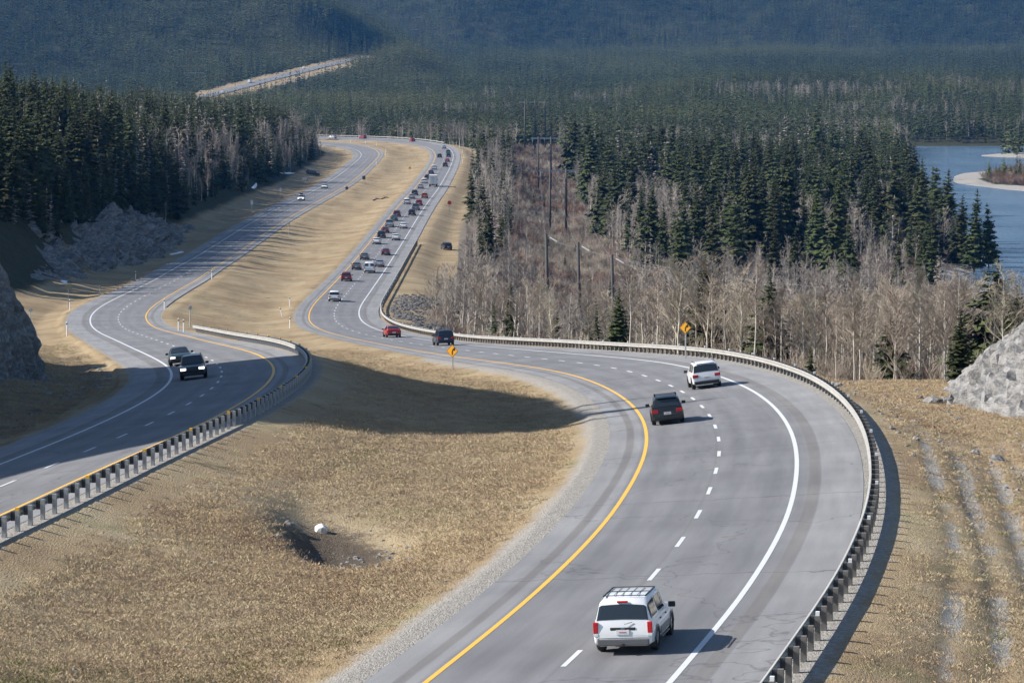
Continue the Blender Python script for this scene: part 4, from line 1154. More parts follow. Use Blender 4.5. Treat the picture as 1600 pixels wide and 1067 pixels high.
scatter_object('island_rubble', 'grey rubble along the edge of the gravel island', BOULDERS, np.stack([P[:, 0], P[:, 1], height(P[:, 0], P[:, 1])], 1), rng.uniform(.8, 2.4, len(P)), rng.uniform(0, 6.28, len(P)), rng.randint(0, 4, len(P)))
# island shrubs and young conifers
P = []
for k in range(1500):
    y_ = rng.uniform(1320, 1580); P.append((rng.uniform(180, 275), y_))
P = np.array(P); P = P[(river_mask(P[:, 0], P[:, 1]) < -5) & (P[:, 1] > 1345 + .5 * (215 - P[:, 0]))]
scatter_object('island_brush', 'low reddish brush growing on the gravel island', BRUSH, np.stack([P[:, 0], P[:, 1], height(P[:, 0], P[:, 1])], 1), rng.uniform(2, 4, len(P)), rng.uniform(0, 6.28, len(P)), rng.randint(0, 3, len(P)), sxy=1.5)
M_YOUNG = foliage_material('young_needles', (.05, .07, .02), (.16, .17, .05), .2)
young = mesh_from('crown', *conifer_mesh(777, Rb=.2, whorls=14, per=8, sprays=4), M_YOUNG)
for i, (px_, h_) in enumerate(((1545, 9), (1556, 7), (1568, 10), (1578, 6.5), (1587, 8), (1596, 7.5), (1561, 6), (1603, 9))):
    y_ = 1430 + 14 * (i % 4); x_ = (px_ - 800) / FPX * y_
    t = empty('young_conifer', (x_, y_, hz(x_, y_) - .2), i); t.scale = (h_, h_, h_)
    link('trunk', trunk_me, t); link('crown', young, t)
    tag(t, 'yellowish young conifer among red brush on the gravel island', 'tree', 'young conifers on the island')
# snow left in the shade of the left woods and ice on the river bank
def snow_patch(pts, lab, thick=.12):
    V = []; Fc = []
    n = len(pts)
    c = sum((Vector(p) for p in pts), Vector()) / n
    V.append(c + Vector((0, 0, thick)))
    ring = []
    for k in range(n * 4):
        a = k / 4; i = int(a); f = a - i
        p = Vector(pts[i]).lerp(Vector(pts[(i + 1) % n]), f); p = c + (p - c) * (1 + .25 * noise.noise(p * .9))
        ring.append(p)
    for f_, dz in ((.6, thick), (1.0, -.06)):
        for p in ring:
            q = c + (p - c) * f_; V.append(Vector((q.x, q.y, hz(q.x, q.y) + dz)))
    m = len(ring)
    for k in range(m):
        j = (k + 1) % m
        Fc += [(0, 1 + k, 1 + j), (1 + k, 1 + m + k, 1 + m + j, 1 + j)]
    tag(link('snow_patch', mesh_from('snow_patch', V, Fc, M_SNOW, smooth=True)), lab, 'snow')
for pp, lab in (([(262, 397), (286, 392), (290, 394), (266, 399)], 'old snow at the foot of the dark rock face'),
                ([(391, 295), (401, 285), (403, 290), (397, 297)], 'snow strip under the trees above the small white sign'),
                ([(432, 268), (462, 270), (464, 272), (434, 272)], 'thin snow strip beside the dark car parked on the left verge'),
                ([(94, 436), (108, 438), (106, 443), (95, 442)], 'scrap of snow behind the small sign by the left verge')):
    snow_patch([tuple(ground(*p)) for p in pp], lab)
for pp, lab in (([(1500, 412), (1546, 410), (1548, 416), (1502, 418)], 'ice shelf on the river under the wooded point'),):
    snow_patch([tuple(at_z(p[0], p[1], WATER_Z + .15)) for p in pp], lab, .3)

# ------------------------------------------------------------------ guardrails
M_GALV = simple('galvanised_beam', (.37, .362, .34), .55, .1, var=.12, scale=.8)
M_POSTW = simple('weathered_wood_post', (.16, .15, .14), .85, var=.25, scale=7)
M_BLOCK = simple('dark_blockout', (.045, .047, .05), .8, var=.2, scale=5)
M_POSTS = simple('galvanised_post', (.36, .37, .38), .55, .3, var=.2, scale=4)
M_REFW = simple('white_reflector', (.85, .87, .88), .4)
M_REFY = simple('yellow_reflector', (.85, .48, .04), .45)
def prism(sx, sy, z0, z1, name, mat):
    V = []; Fc = []; box_vf(0, 0, (z0 + z1) / 2, sx, sy, z1 - z0, V, Fc)
    return mesh_from(name, V, Fc, mat)
PW = prism(.17, .20, -.6, .76, 'post', M_POSTW); PS = prism(.15, .20, -.6, .78, 'post', M_POSTS)
BW = prism(.15, .19, .40, .755, 'blockout', M_BLOCK)
RFW = prism(.12, .15, .762, .89, 'reflector', M_REFW); RFY = prism(.13, .17, .782, .90, 'reflector', M_REFY)
def guardrail(axis, lat, s0, s1, side, label, wood, cap_every, cap_first, limit=300, posts=True):
    """side +1: posts stand to the right of the beam"""
    root = empty('guardrail', tuple(axis.at(s0, lat)))
    inv = root.location.copy()
    prof = [(0, .44), (-.075, .485), (-.075, .53), (0, .585), (0, .625), (-.075, .68), (-.075, .725), (0, .77)]
    back = [(u + .02, z) for u, z in reversed(prof)]
    ring = [(u * side, z) for u, z in prof + back]
    n = int((s1 - s0) / 1.905); V = []; Fc = []; m = len(ring)
    ss = s0 + np.arange(n + 1) * 1.905
    for k, s in enumerate(ss):
        for u, z in ring:
            V.append(Vector(axis.at(s, lat + u, z)) - inv)
        if k:
            for j in range(m):
                a = (k - 1) * m + j; b = (k - 1) * m + (j + 1) % m
                Fc.append((a, b, b + m, a + m))
    Fc.append(tuple(range(m))); Fc.append(tuple(len(V) - 1 - i for i in range(m)))
    link('beam', mesh_from('beam', V, Fc, M_GALV), root)
    V = []; Fc = []
    order = sorted(range(n), key=lambda k: np.hypot(*axis.at(ss[k] + .95, lat)[:2]))
    for rank, k in enumerate(order):
        s = ss[k] + .95
        p = Vector(axis.at(s, lat + side * .27)); t = axis.tan(s); ang = math.atan2(t[1], t[0]) - math.pi / 2
        if rank < limit:
            o = link('post', PW if wood else PS, root); o.location = p - inv; o.rotation_euler = (0, 0, ang)
            if rank < 170:
                b = link('blockout', BW, o); b.location = (-side * .165, 0, 0)
            if (k - cap_first) % cap_every == 0: link('reflector', RFW if wood else RFY, o)
        else:
            q = p - inv
            box_vf(q.x, q.y, q.z + .1, .17, .2, 1.4, V, Fc); box_vf(q.x - side * .19, q.y, q.z + .59, .16, .19, .38, V, Fc)
    if V:
        o = link('distant_posts', mesh_from('distant_posts', V, Fc, M_POSTW), root); o['kind'] = 'stuff'
    tag(root, label, 'guardrail')
    return root
sR0 = 40.0; sR1 = AR.s_of_y(775)
guardrail(AR, 6.95, sR0, sR1, 1, 'long guardrail with dark wooden posts around the outbound bend', True, 6, 2)
guardrail(AL, 6.05, 30, AL.s_of_y(392), 1, 'guardrail with grey posts and yellow caps between inbound road and median', False, 6, 1)
guardrail(AR, 6.95, AR.s_of_y(1598), AR.len - 6, 1, 'short bright guardrail at the far bend in front of the forest', True, 6, 1)

# ------------------------------------------------------------------ marker posts
M_MARK = simple('white_marker_plastic', (.80, .81, .80), .5)
M_MARKB = simple('black_marker_band', (.03, .03, .03), .5)
def post_mesh():
    V = []; Fc = []; tube_vf((0, 0, -.3), (0, 0, 1.15), .055, .055, 8, V, Fc, True)
    return mesh_from('shaft', V, Fc, M_MARK, smooth=False)
V = []; Fc = []; tube_vf((0, 0, .90), (0, 0, 1.04), .060, .060, 8, V, Fc, True); MBAND = mesh_from('reflector_band', V, Fc, M_MARKB)
MSHAFT = post_mesh()
MARKERS = ((104.5, 526, 'leftmost of the white marker posts beside the inbound road'), (109, 485, 'white marker post left of the inbound bend, below the small sign'), (156, 461, 'white marker post at the left verge between sign and shade'), (212, 438, 'white marker post in the shade below the rock face'),
           (331, 437, 'white marker post at the median edge where tree shadows cross'), (257, 484, 'white marker post on the inside of the inbound bend'), (279, 518, 'first of two white marker posts before the median guardrail end'), (287, 520, 'white marker post touching the median guardrail end'),
           (452.5, 479, 'upper of three white marker posts on the outbound bend'), (441.5, 496, 'leaning middle one of three white marker posts on the outbound bend'), (453, 513, 'lowest of three white marker posts on the outbound bend'))
FARMARK = ((495, 218.5), (548, 222.5), (571, 225), (588, 228), (603, 238), (602, 243), (588, 258), (634, 217.5), (664.5, 220.5), (690.6, 224.5), (708, 228), (718, 232), (722.5, 239.5), (725, 247.5), (723, 255))
for i, (px_, py_, lab) in enumerate([m for m in MARKERS] + [(a, b, 'tiny white marker post along the far bend') for a, b in FARMARK]):
    g = ground(px_, py_); t = empty('marker_post', g)
    if i == 9: t.rotation_euler = (0, R(-14), 0)
    k = 1.35 if i < 11 else 1.7
    t.scale = (1.25, 1.25, k)
    link('shaft', MSHAFT, t); link('reflector_band', MBAND, t)
    tag(t, lab, 'marker post', 'marker posts along the far bend' if i >= 11 else 'marker posts along the bends')

# ------------------------------------------------------------------ road signs
M_SIGNY = simple('yellow_sign_face', (.80, .38, .015), .5)
M_SIGNBLK = simple('black_sign_print', (.015, .015, .015), .5)
M_SIGNBACK = simple('bare_aluminium', (.42, .43, .44), .45, .5)
M_SIGNW = simple('white_sign_face', (.82, .83, .83), .5)
M_SIGNR = simple('red_sign_face', (.55, .03, .03), .5)
M_SIGNDK = simple('dark_sign_face', (.10, .09, .08), .6)
M_SIGNG = simple('olive_sign_back', (.20, .21, .14), .6)
M_STEEL = simple('steel_sign_post', (.40, .40, .39), .5, .4)
def plate(name, w, h, mat, shape='rect', t=.012):
    if shape == 'diamond': pts = [(0, -h / 2), (w / 2, 0), (0, h / 2), (-w / 2, 0)]
    elif shape == 'round': pts = [(w / 2 * math.cos(a * math.pi / 8), h / 2 * math.sin(a * math.pi / 8)) for a in range(16)]
    else: pts = [(-w / 2, -h / 2), (w / 2, -h / 2), (w / 2, h / 2), (-w / 2, h / 2)]
    n = len(pts); V = [(x, -t, z) for x, z in pts] + [(x, t, z) for x, z in pts]
    Fc = [tuple(range(n)), tuple(reversed(range(n, 2 * n)))] + [((i + 1) % n, i, n + i, n + (i + 1) % n) for i in range(n)]
    return mesh_from(name, V, Fc, mat)
def sign(px_, pb, pt, w, h, face, back, shape, label, rz=0.0, arrow=False, at=None):
    g = ground(px_, pb) if at is None else Vector(at)
    top = -(pt - HORIZON) * g.y / FPX                       # height of the sign's top edge
    H = max(1.6, top - g.z)
    t = empty('road_sign', g, rz)
    V = []; Fc = []; box_vf(0, .03, (H - .4) / 2 - .2, .10, .10, H, V, Fc)
    link('post', mesh_from('post', V, Fc, M_STEEL), t)
    p = link('panel', plate('panel', w, h, back, shape), t); p.location = (0, -.04, H - h / 2)
    f = link('face', plate('face', w * .97, h * .97, face, shape, .004), p); f.location = (0, -.02, 0)
    if arrow:
        bd = [(-.035, -.30), (.035, -.30), (.045, -.05), (.14, .13), (.075, .165), (-.03, -.02)]
        hd = [(.0, .10), (.23, .03), (.22, .33)]
        V = []; Fc = []
        for poly in (bd, hd):
            b = len(V); n = len(poly); V += [(x * w, -.012, z * h * .95) for x, z in poly] + [(x * w, 0, z * h * .95) for x, z in poly]
            Fc += [tuple(b + i for i in range(n)), tuple(b + n + i for i in reversed(range(n)))] + [(b + (i + 1) % n, b + i, b + n + i, b + n + (i + 1) % n) for i in range(n)]
        a = link('arrow', mesh_from('arrow', V, Fc, M_SIGNBLK), p); a.location = (0, -.026, 0)
        # thin black border
        V = []; Fc = []
        for s in (.93, .88):
            V += [(0, -.008, -h / 2 * s), (w / 2 * s, -.008, 0), (0, -.008, h / 2 * s), (-w / 2 * s, -.008, 0)]
        Fc = [(i, (i + 1) % 4, 4 + (i + 1) % 4, 4 + i) for i in range(4)]
        bo = link('border', mesh_from('border', V, Fc, M_SIGNBLK), p); bo.location = (0, -.022, 0)
    tag(t, label, 'road sign')
    return t
sign(707, 579, 538, 1.15, 1.15, M_SIGNY, M_SIGNBACK, 'diamond', 'yellow diamond curve sign standing on the grass of the median', R(-22), True)
ya = 268.0; xa = (1072 - 800) / FPX * ya
sign(1072, 545, 502, .98, .98, M_SIGNY, M_SIGNBACK, 'diamond', 'yellow diamond curve sign behind the guardrail in front of bare trees', R(-22), True, at=(xa, ya, hz(xa, ya)))
sign(297, 511, 476, .75, .75, M_SIGNBACK, M_SIGNBACK, 'diamond', 'grey back of a diamond sign at the median guardrail end', R(35))
sign(107, 480, 443, 1.0, .75, M_SIGNG, M_SIGNG, 'rect', 'drab square sign at the left verge of the inbound bend', R(10))
sign(48, 509, 480, .7, .7, M_SIGNBACK, M_SIGNBACK, 'diamond', 'grey diamond sign beside the cliff at the left picture edge', R(30))
sign(393.5, 332, 312, .7, 1.3, M_SIGNW, M_SIGNBACK, 'rect', 'narrow white sign on the grass between hill forest and inbound road', R(15))
sign(438.5, 310, 293, 1.0, 1.3, M_SIGNW, M_SIGNBACK, 'diamond', 'white diamond sign beside the inbound road below the parked dark car', R(10))
sign(451.5, 368, 347, .35, 1.0, M_SIGNDK, M_SIGNDK, 'rect', 'dark sign seen edge-on at the median side of the inbound road', R(70))
sign(542, 305, 290, 1.2, 1.3, M_SIGNDK, M_SIGNDK, 'diamond', 'dark reddish diamond sign on the upper median near the oncoming white car', R(10))
sign(568.5, 287, 274, 1.1, 1.3, M_SIGNDK, M_SIGNBACK, 'rect', 'dark square sign at the median edge near the far bend', R(20))
sign(476, 285, 278, 1.6, .9, M_SIGNW, M_SIGNBACK, 'rect', 'small pale sign below the dark car parked on the left verge', R(0))
sign(640.5, 273, 259.5, 1.1, 1.1, M_SIGNY, M_SIGNBACK, 'diamond', 'small yellow diamond sign far up the median', 0)
sign(702.5, 334, 313, 1.1, 1.1, M_SIGNR, M_SIGNBACK, 'round', 'red round sign on the grass right of the outbound road', 0)

# ------------------------------------------------------------------ power line
M_POLE = simple('grey_weathered_pole', (.075, .07, .066), .9, var=.2, scale=3)
M_ARM = simple('pale_crossarm', (.40, .40, .38), .8, var=.15, scale=3)
M_WIRE = simple('bright_conductor', (.30, .30, .30), .5, .5)
M_GLASSI = simple('pale_insulator', (.50, .52, .53), .3)
def h_frame(x, y, span, H, arm, label, rz=0.0, braces=True, z=None):
    z = hz(x, y) if z is None else z
    t = empty('power_pylon', (x, y, z), rz)
    for s in (-1, 1):
        V = []; Fc = []; tube_vf((s * span / 2, 0, -1), (s * span / 2, 0, H), .33, .25, 8, V, Fc, True)
        link('pole', mesh_from('pole', V, Fc, M_POLE, smooth=True), t)
    V = []; Fc = []; box_vf(0, .35, H - .7, arm, .3, .5, V, Fc); link('crossarm', mesh_from('crossarm', V, Fc, M_ARM), t)
    if braces:
        for s in (-1, 1):
            V = []; Fc = []; tube_vf((s * span / 2, 0, H - 4), (-s * span / 2, 0, H - 9), .07, .07, 5, V, Fc); link('brace', mesh_from('brace', V, Fc, M_ARM), t)
    for k in (-1, 0, 1):
        V = []; Fc = []
        for j in range(6): tube_vf((k * arm * .46, .2, H - .9 - j * .22), (k * arm * .46, .2, H - 1.02 - j * .22), .11, .11, 6, V, Fc, True)
        link('insulator', mesh_from('insulator', V, Fc, M_GLASSI), t)
    tag(t, label, 'power pylon')
    return (x, y, z + H - 2.2)
gB = at_z(872, 366, -52); gA = at_z(851, 303, -52); gD = at_z(836, 239, -52)
pB = h_frame(gB.x, gB.y, 4.6, 18.6, 11.0, 'wooden twin-pole pylon in the clearing, the nearer with greenish crossarm')
pA = h_frame(gA.x, gA.y, 4.6, 20.2, 9.8, 'wooden twin-pole pylon in the clearing, the farther with pale crossarm')
tri = []
tD = empty('power_pylon', (gD.x, gD.y, hz(gD.x, gD.y)))
for k in (-1, 0, 1):
    V = []; Fc = []; tube_vf((k * 5.2, 0, -1), (k * 5.2, 0, 25.5), .4, .32, 8, V, Fc, True); link('pole', mesh_from('pole', V, Fc, M_POLE, smooth=True), tD)
    V = []; Fc = []; box_vf(k * 5.2 - 1.4, 0, 24.3, 3.4, .35, .45, V, Fc); link('arm', mesh_from('arm', V, Fc, M_ARM), tD)
tag(tD, 'three tall poles at the far end of the power line clearing', 'power pylon')
tops = []
tC = empty('power_pylon', (12, 615, hz(12, 615)))
for k, (px_, pt_, yd) in enumerate(((853, 364, 640), (903, 378, 622), (956, 397, 604))):
    x_ = (px_ - 800) / FPX * yd; zt = -(pt_ - HORIZON) * yd / FPX; zb = hz(x_, yd)
    V = []; Fc = []; tube_vf(Vector((x_ + .5, yd, zb - 1)) - tC.location, Vector((x_, yd, zt)) - tC.location, .34, .27, 8, V, Fc, True)
    link('pole', mesh_from('pole', V, Fc, M_POLE, smooth=True), tC)
    V = []; Fc = []; d = Vector((2.6, -6, -1.2))
    for j in range(14):
        a = Vector((x_ + .5, yd - .3, zt - .6)) + d * (j * .036 + .10) - tC.location; tube_vf(a, a + d * .018, .11, .11, 6, V, Fc, True)
    link('insulator', mesh_from('insulator', V, Fc, M_GLASSI), tC)
    tops.append(Vector((x_, yd, zt - .6)))
tag(tC, 'three leaning poles with white insulator strings above the bare trees', 'power pylon')
def wire(a, b, sag, label, r=.022):
    V = []; Fc = []; a = Vector(a); b = Vector(b); n = 24; prev = None
    for i in range(n + 1):
        f = i / n; p = a.lerp(b, f) - Vector((0, 0, sag * 4 * f * (1 - f)))
        if prev is not None: tube_vf(prev, p, r, r, 4, V, Fc)
        prev = p
    tag(link('power_cable', mesh_from('power_cable', V, Fc, M_WIRE)), label, 'cable', 'power line cables')
for k, tp in enumerate(tops):
    d = Vector((2.6, -6, -1.2)); st = tp + d * .62
    wire(st, (62 + 4 * k, 480 - 6 * k, -33.5 - .5 * k), 2.2, ('first', 'second', 'third')[k] + ' cable running from the leaning poles down to the thicket, counted from the road')
    arm = (-1, 0, 1)[k]
    wire((tp.x, tp.y, tp.z), (pB[0] + arm * 5.0, pB[1], pB[2]), 3.0, ('left', 'middle', 'right')[k] + ' cable between the leaning poles and the nearer pylon')
    wire((pB[0] + arm * 5.0, pB[1], pB[2]), (pA[0] + arm * 4.5, pA[1], pA[2]), 4.0, ('left', 'middle', 'right')[k] + ' cable between the two twin-pole pylons')
for i, (px_, pt_, yd, w, lab) in enumerate(((304, 113, 3150, 19, 'distant pylon left of the far road'), (436, 81, 3650, 13, 'distant pylon above the middle of the far road'), (549, 73.5, 4000, 13, 'distant pylon at the end of the far road'), (649, 46, 4900, 12, 'tiny pylon on the blue slope above the valley'), (1330, 41, 5300, 14, 'tiny pylon on the blue slope right of the picture centre'))):
    x_ = (px_ - 800) / FPX * yd; zt = -(pt_ - HORIZON) * yd / FPX; zb = hz(x_, yd)
    h_frame(x_, yd, w * .45, max(18, zt - zb), w, lab, z=min(zb, zt - 18))
# dead branches on the median slope
M_DEAD = simple('dead_wood', (.06, .045, .035), .9)
for px_, py_, lab in ((589, 313, 'dark dead branch on the upper median, the left of two'), (602, 311, 'dark dead branch on the upper median, the right of two')):
    g = ground(px_, py_); V = []; Fc = []
    tube_vf((-1.0, -3, .1), (.2, .5, .5), .22, .16, 6, V, Fc, True); tube_vf((.2, .5, .5), (1.1, 2.6, .25), .16, .06, 6, V, Fc, True); tube_vf((.1, .2, .45), (-.8, 1.8, .9), .1, .03, 5, V, Fc, True)
    o = link('dead_branch', mesh_from('dead_branch', V, Fc, M_DEAD)); o.location = g; tag(o, lab, 'branch')
# ------------------------------------------------------------------ vehicles
M_GLASS = simple('tinted_glass', (.02, .026, .032), .05, 0, spec=.9)
M_TYRE = simple('tyre_rubber', (.018, .018, .019), .85)
M_RIM = simple('alloy_rim', (.45, .46, .47), .35, .7)
M_TRIM = simple('black_plastic_trim', (.022, .023, .025), .6)
M_GREYTRIM = simple('grey_bumper', (.13, .135, .14), .4, .2)
M_RED = simple('red_lamp_lens', (.50, .012, .015), .2, spec=.6)
M_AMBER = simple('amber_lens', (.70, .22, .03), .25)
M_LAMP = simple('clear_lamp_lens', (.75, .78, .80), .15, spec=.8)
M_HEADON = simple('lit_headlamp', (.95, .92, .85), .2, emit=1.6)
M_PLATE = simple('number_plate', (.72, .73, .74), .5)
M_PLATERED = simple('red_plate_print', (.55, .08, .08), .5)
M_BADGE = simple('oval_badge', (.10, .16, .35), .3, .3)
M_CHROME = simple('chrome_strip', (.6, .61, .62), .2, .9)
PAINT = {}
def paint(name, col, rough=.3, metal=0.0):
    if name not in PAINT: PAINT[name] = simple('car_paint_' + name, col, rough, metal, coat=.6)
    return PAINT[name]
for nm, c, mt in (('white', (.78, .80, .82), 0), ('black', (.012, .012, .014), 0), ('red', (.33, .012, .016), 0), ('maroon', (.12, .014, .02), 0), ('silver', (.42, .44, .46), .5), ('grey', (.16, .17, .18), .4),
                  ('dark', (.03, .034, .04), .2), ('teal', (.05, .13, .13), .3), ('orange', (.42, .10, .02), 0), ('blue', (.03, .06, .15), .3), ('navy', (.018, .022, .045), .2), ('green', (.03, .055, .06), .3), ('brown', (.10, .06, .05), .2), ('wine', (.2, .02, .03), .1)):
    paint(nm, c, .3, mt)
# stations: y/L, width factor, sill z, belt z, top z, top width factor      (heights in metres)
SHAPES = {
 'suv': dict(L=4.70, W=1.86, st=[(-.500, .84, .44, .60, .63, .92), (-.496, .93, .33, .74, .78, .92), (-.488, .97, .28, .98, 1.03, .90), (-.455, .985, .26, 1.03, 1.56, .80), (-.42, .99, .25, 1.04, 1.66, .78), (-.20, 1.0, .25, 1.04, 1.72, .77), (.03, 1.0, .25, 1.03, 1.71, .76), (.12, 1.0, .25, 1.02, 1.65, .75), (.25, 1.0, .25, 1.0, 1.07, .86), (.40, .985, .27, .94, 1.0, .88), (.465, .95, .30, .86, .91, .88), (.493, .87, .36, .72, .76, .88), (.5, .80, .44, .62, .64, .9)],
             rear=(2, 3), wind=(7, 8), side=((3, 5), (5, 6.6)), wheels=(-.295, .315), r=.37),
 'wagon': dict(L=4.45, W=1.78, st=[(-.500, .84, .40, .55, .58, .92), (-.495, .93, .30, .70, .74, .92), (-.485, .97, .25, .90, .96, .9), (-.435, .985, .22, .95, 1.42, .78), (-.39, .99, .2, .96, 1.52, .76), (-.18, 1.0, .2, .95, 1.57, .75), (.02, 1.0, .2, .94, 1.56, .74), (.10, 1.0, .2, .93, 1.50, .73), (.26, 1.0, .2, .91, .98, .86), (.40, .985, .22, .85, .90, .88), (.465, .95, .26, .78, .82, .88), (.493, .87, .32, .66, .69, .88), (.5, .80, .4, .56, .58, .9)],
             rear=(2, 3), wind=(7, 8), side=((3, 5), (5, 6.6)), wheels=(-.30, .315), r=.34),
 'sedan': dict(L=4.65, W=1.79, st=[(-.500, .84, .40, .56, .60, .92), (-.494, .93, .30, .80, .86, .9), (-.480, .96, .25, .90, .99, .86), (-.37, .985, .22, .92, 1.02, .84), (-.215, 1.0, .2, .93, 1.36, .72), (-.12, 1.0, .2, .93, 1.43, .72), (.02, 1.0, .2, .92, 1.44, .72), (.08, 1.0, .2, .92, 1.40, .71), (.25, 1.0, .2, .90, .97, .86), (.40, .985, .22, .84, .89, .88), (.465, .95, .26, .76, .80, .88), (.493, .87, .32, .64, .67, .88), (.5, .80, .4, .56, .58, .9)],
             rear=(3, 4), wind=(7, 8), side=((3.6, 5.2), (5.2, 7.3)), wheels=(-.30, .32), r=.325),
 'van': dict(L=5.3, W=2.0, st=[(-.500, .92, .45, .70, .74, .95), (-.497, .96, .35, .95, 1.0, .95), (-.493, .985, .3, 1.16, 1.22, .93), (-.478, .99, .28, 1.18, 1.92, .86), (-.45, 1.0, .28, 1.18, 2.04, .82), (-.20, 1.0, .28, 1.18, 2.08, .82), (.12, 1.0, .28, 1.17, 2.06, .82), (.20, 1.0, .28, 1.15, 1.98, .8), (.335, 1.0, .28, 1.08, 1.2, .86), (.43, .98, .3, 1.0, 1.06, .88), (.475, .95, .33, .92, .96, .88), (.495, .88, .4, .75, .79, .88), (.5, .82, .5, .66, .68, .9)],
             rear=(2, 3), wind=(7, 8), side=((3, 5), (5, 6.7)), wheels=(-.29, .33), r=.37),
 'pickup': dict(L=5.6, W=1.98, st=[(-.500, .86, .50, .66, .70, .95), (-.495, .95, .42, .92, .96, .95), (-.488, .98, .36, 1.04, 1.08, .96), (-.40, .99, .34, 1.05, 1.09, .96), (-.135, 1.0, .32, 1.06, 1.10, .96), (-.115, 1.0, .32, 1.08, 1.78, .78), (.03, 1.0, .32, 1.08, 1.84, .77), (.10, 1.0, .32, 1.07, 1.80, .76), (.22, 1.0, .32, 1.06, 1.14, .86), (.40, .985, .34, 1.03, 1.09, .88), (.47, .95, .37, .96, 1.0, .88), (.494, .88, .42, .80, .84, .88), (.5, .82, .5, .7, .72, .9)],
                rear=(4, 5), wind=(7, 8), side=((5, 6), (6, 7)), wheels=(-.30, .33), r=.40),
}
def car_grid(sh):
    L, W = sh['L'], sh['W']; G = []
    for (y, w, zs, zb, zt, tw) in sh['st']:
        hw = W / 2 * w; ht = W / 2 * tw; cab = zt - zb > .25
        z5 = zt - .085 if cab else zb + .6 * (zt - zb)
        G.append([Vector((0, y * L, zs)), Vector((.80 * hw, y * L, zs)), Vector((hw * .975, y * L, zs + .10)), Vector((hw, y * L, zs + .45 * (zb - zs))), Vector((hw * .985, y * L, zb - .08)), Vector((hw * .955, y * L, zb)),
                  Vector((ht, y * L, z5)), Vector((ht * .86, y * L, zt - (.012 if cab else .004))), Vector((0, y * L, zt + .012))])
    return G
def gpoint(G, s, t, sx=1):
    i = min(int(s), len(G) - 2); f = s - i; j = min(int(t), 7); g = t - j
    p = (G[i][j].lerp(G[i][j + 1], g)).lerp(G[i + 1][j].lerp(G[i + 1][j + 1], g), f)
    return Vector((p.x * sx, p.y, p.z))
def gpatch(G, s0, s1, t0, t1, name, mat, parent, off=.012, sx=1, ns=4, nt_=3, mirror_t=False, thick=.01):
    """a panel that follows the body between two stations; mirror_t spans both halves of the ring (t1 must be 8)"""
    V = []; Fc = []
    cols = []
    if mirror_t:
        for k in range(2 * nt_ + 1):
            f = k / nt_
            cols.append((t0 + (8 - t0) * f, 1) if f <= 1 else (t0 + (8 - t0) * (2 - f), -1))
    else:
        cols = [(t0 + (t1 - t0) * k / nt_, sx) for k in range(nt_ + 1)]
    m = len(cols)
    P = [[gpoint(G, s0 + (s1 - s0) * i / ns, t, s) for t, s in cols] for i in range(ns + 1)]
    for layer in (off, off - thick):
        for i in range(ns + 1):
            for k in range(m):
                a = P[min(i + 1, ns)][k] - P[max(i - 1, 0)][k]; b = P[i][min(k + 1, m - 1)] - P[i][max(k - 1, 0)]
                n = a.cross(b)
                n = n.normalized() if n.length > 1e-9 else Vector((0, 0, 1))
                c = P[i][k] - Vector((0, P[i][k].y, .75))
                if mirror_t:
                    if n.z < 0: n = -n
                elif n.x * (P[i][k].x) < 0: n = -n
                V.append(P[i][k] + n * layer)
    N = (ns + 1) * m
    for i in range(ns):
        for k in range(m - 1):
            a = i * m + k; Fc.append((a, a + 1, a + m + 1, a + m))
    rim = [k for k in range(m)] + [i * m + m - 1 for i in range(1, ns + 1)] + [ns * m + k for k in range(m - 2, -1, -1)] + [i * m for i in range(ns - 1, 0, -1)]
    for a, b in zip(rim, rim[1:] + rim[:1]): Fc.append((a, b, b + N, a + N))
    return link(name, mesh_from(name, V, Fc, mat, smooth=False), parent)
_WH = {}
def wheel(parent, x, y, r, w, detail, side):
    key = (round(r, 2), round(w, 2))
    if key not in _WH:
        V = []; Fc = []; n = 18
        prof = [(-w / 2, r * .62), (-w / 2, r * .93), (-w / 2 + .03, r), (w / 2 - .03, r), (w / 2, r * .93), (w / 2, r * .62)]
        for a in range(n):
            t = 2 * math.pi * a / n
            for px_, rr in prof: V.append((px_, rr * math.cos(t), rr * math.sin(t)))
        m = len(prof)
        for a in range(n):
            b = (a + 1) % n
            for k in range(m - 1): Fc.append((a * m + k, a * m + k + 1, b * m + k + 1, b * m + k))
            Fc.append((a * m + m - 1, a * m, b * m, b * m + m - 1))
        ty = mesh_from('tyre', V, Fc, M_TYRE, smooth=False)
        V = []; Fc = []
        for a in range(n):
            t = 2 * math.pi * a / n; rr = r * .62
            V += [(w * .32, rr * math.cos(t), rr * math.sin(t)), (-w * .32, rr * math.cos(t), rr * math.sin(t)), (w * .40 if a % 3 else w * .28, rr * .6 * math.cos(t), rr * .6 * math.sin(t))]
        V.append((w * .36, 0, 0)); c = len(V) - 1
        for a in range(n):
            b = (a + 1) % n
            Fc += [(3 * a, 3 * b, 3 * b + 2, 3 * a + 2), (3 * a + 2, 3 * b + 2, c), (3 * a + 1, 3 * b + 1, 3 * b, 3 * a)]
        _WH[key] = (ty, mesh_from('rim', V, Fc, M_RIM))
    o = empty('wheel', (x, y, r)); o.parent = parent
    if side < 0: o.rotation_euler = (0, 0, math.pi)
    link('tyre', _WH[key][0], o); link('rim', _WH[key][1], o)
def solid(name, parts, mat, parent, bev=0):
    V = []; Fc = []
    for (cx, cy, cz, sx, sy, sz) in parts: box_vf(cx, cy, cz, sx, sy, sz, V, Fc)
    me = mesh_from(name, V, Fc, mat)
    if bev:
        bm = bmesh.new(); bm.from_mesh(me); bmesh.ops.bevel(bm, geom=bm.edges[:], offset=bev, segments=2, affect='EDGES', profile=.6); bm.to_mesh(me); bm.free()
    return link(name, me, parent)
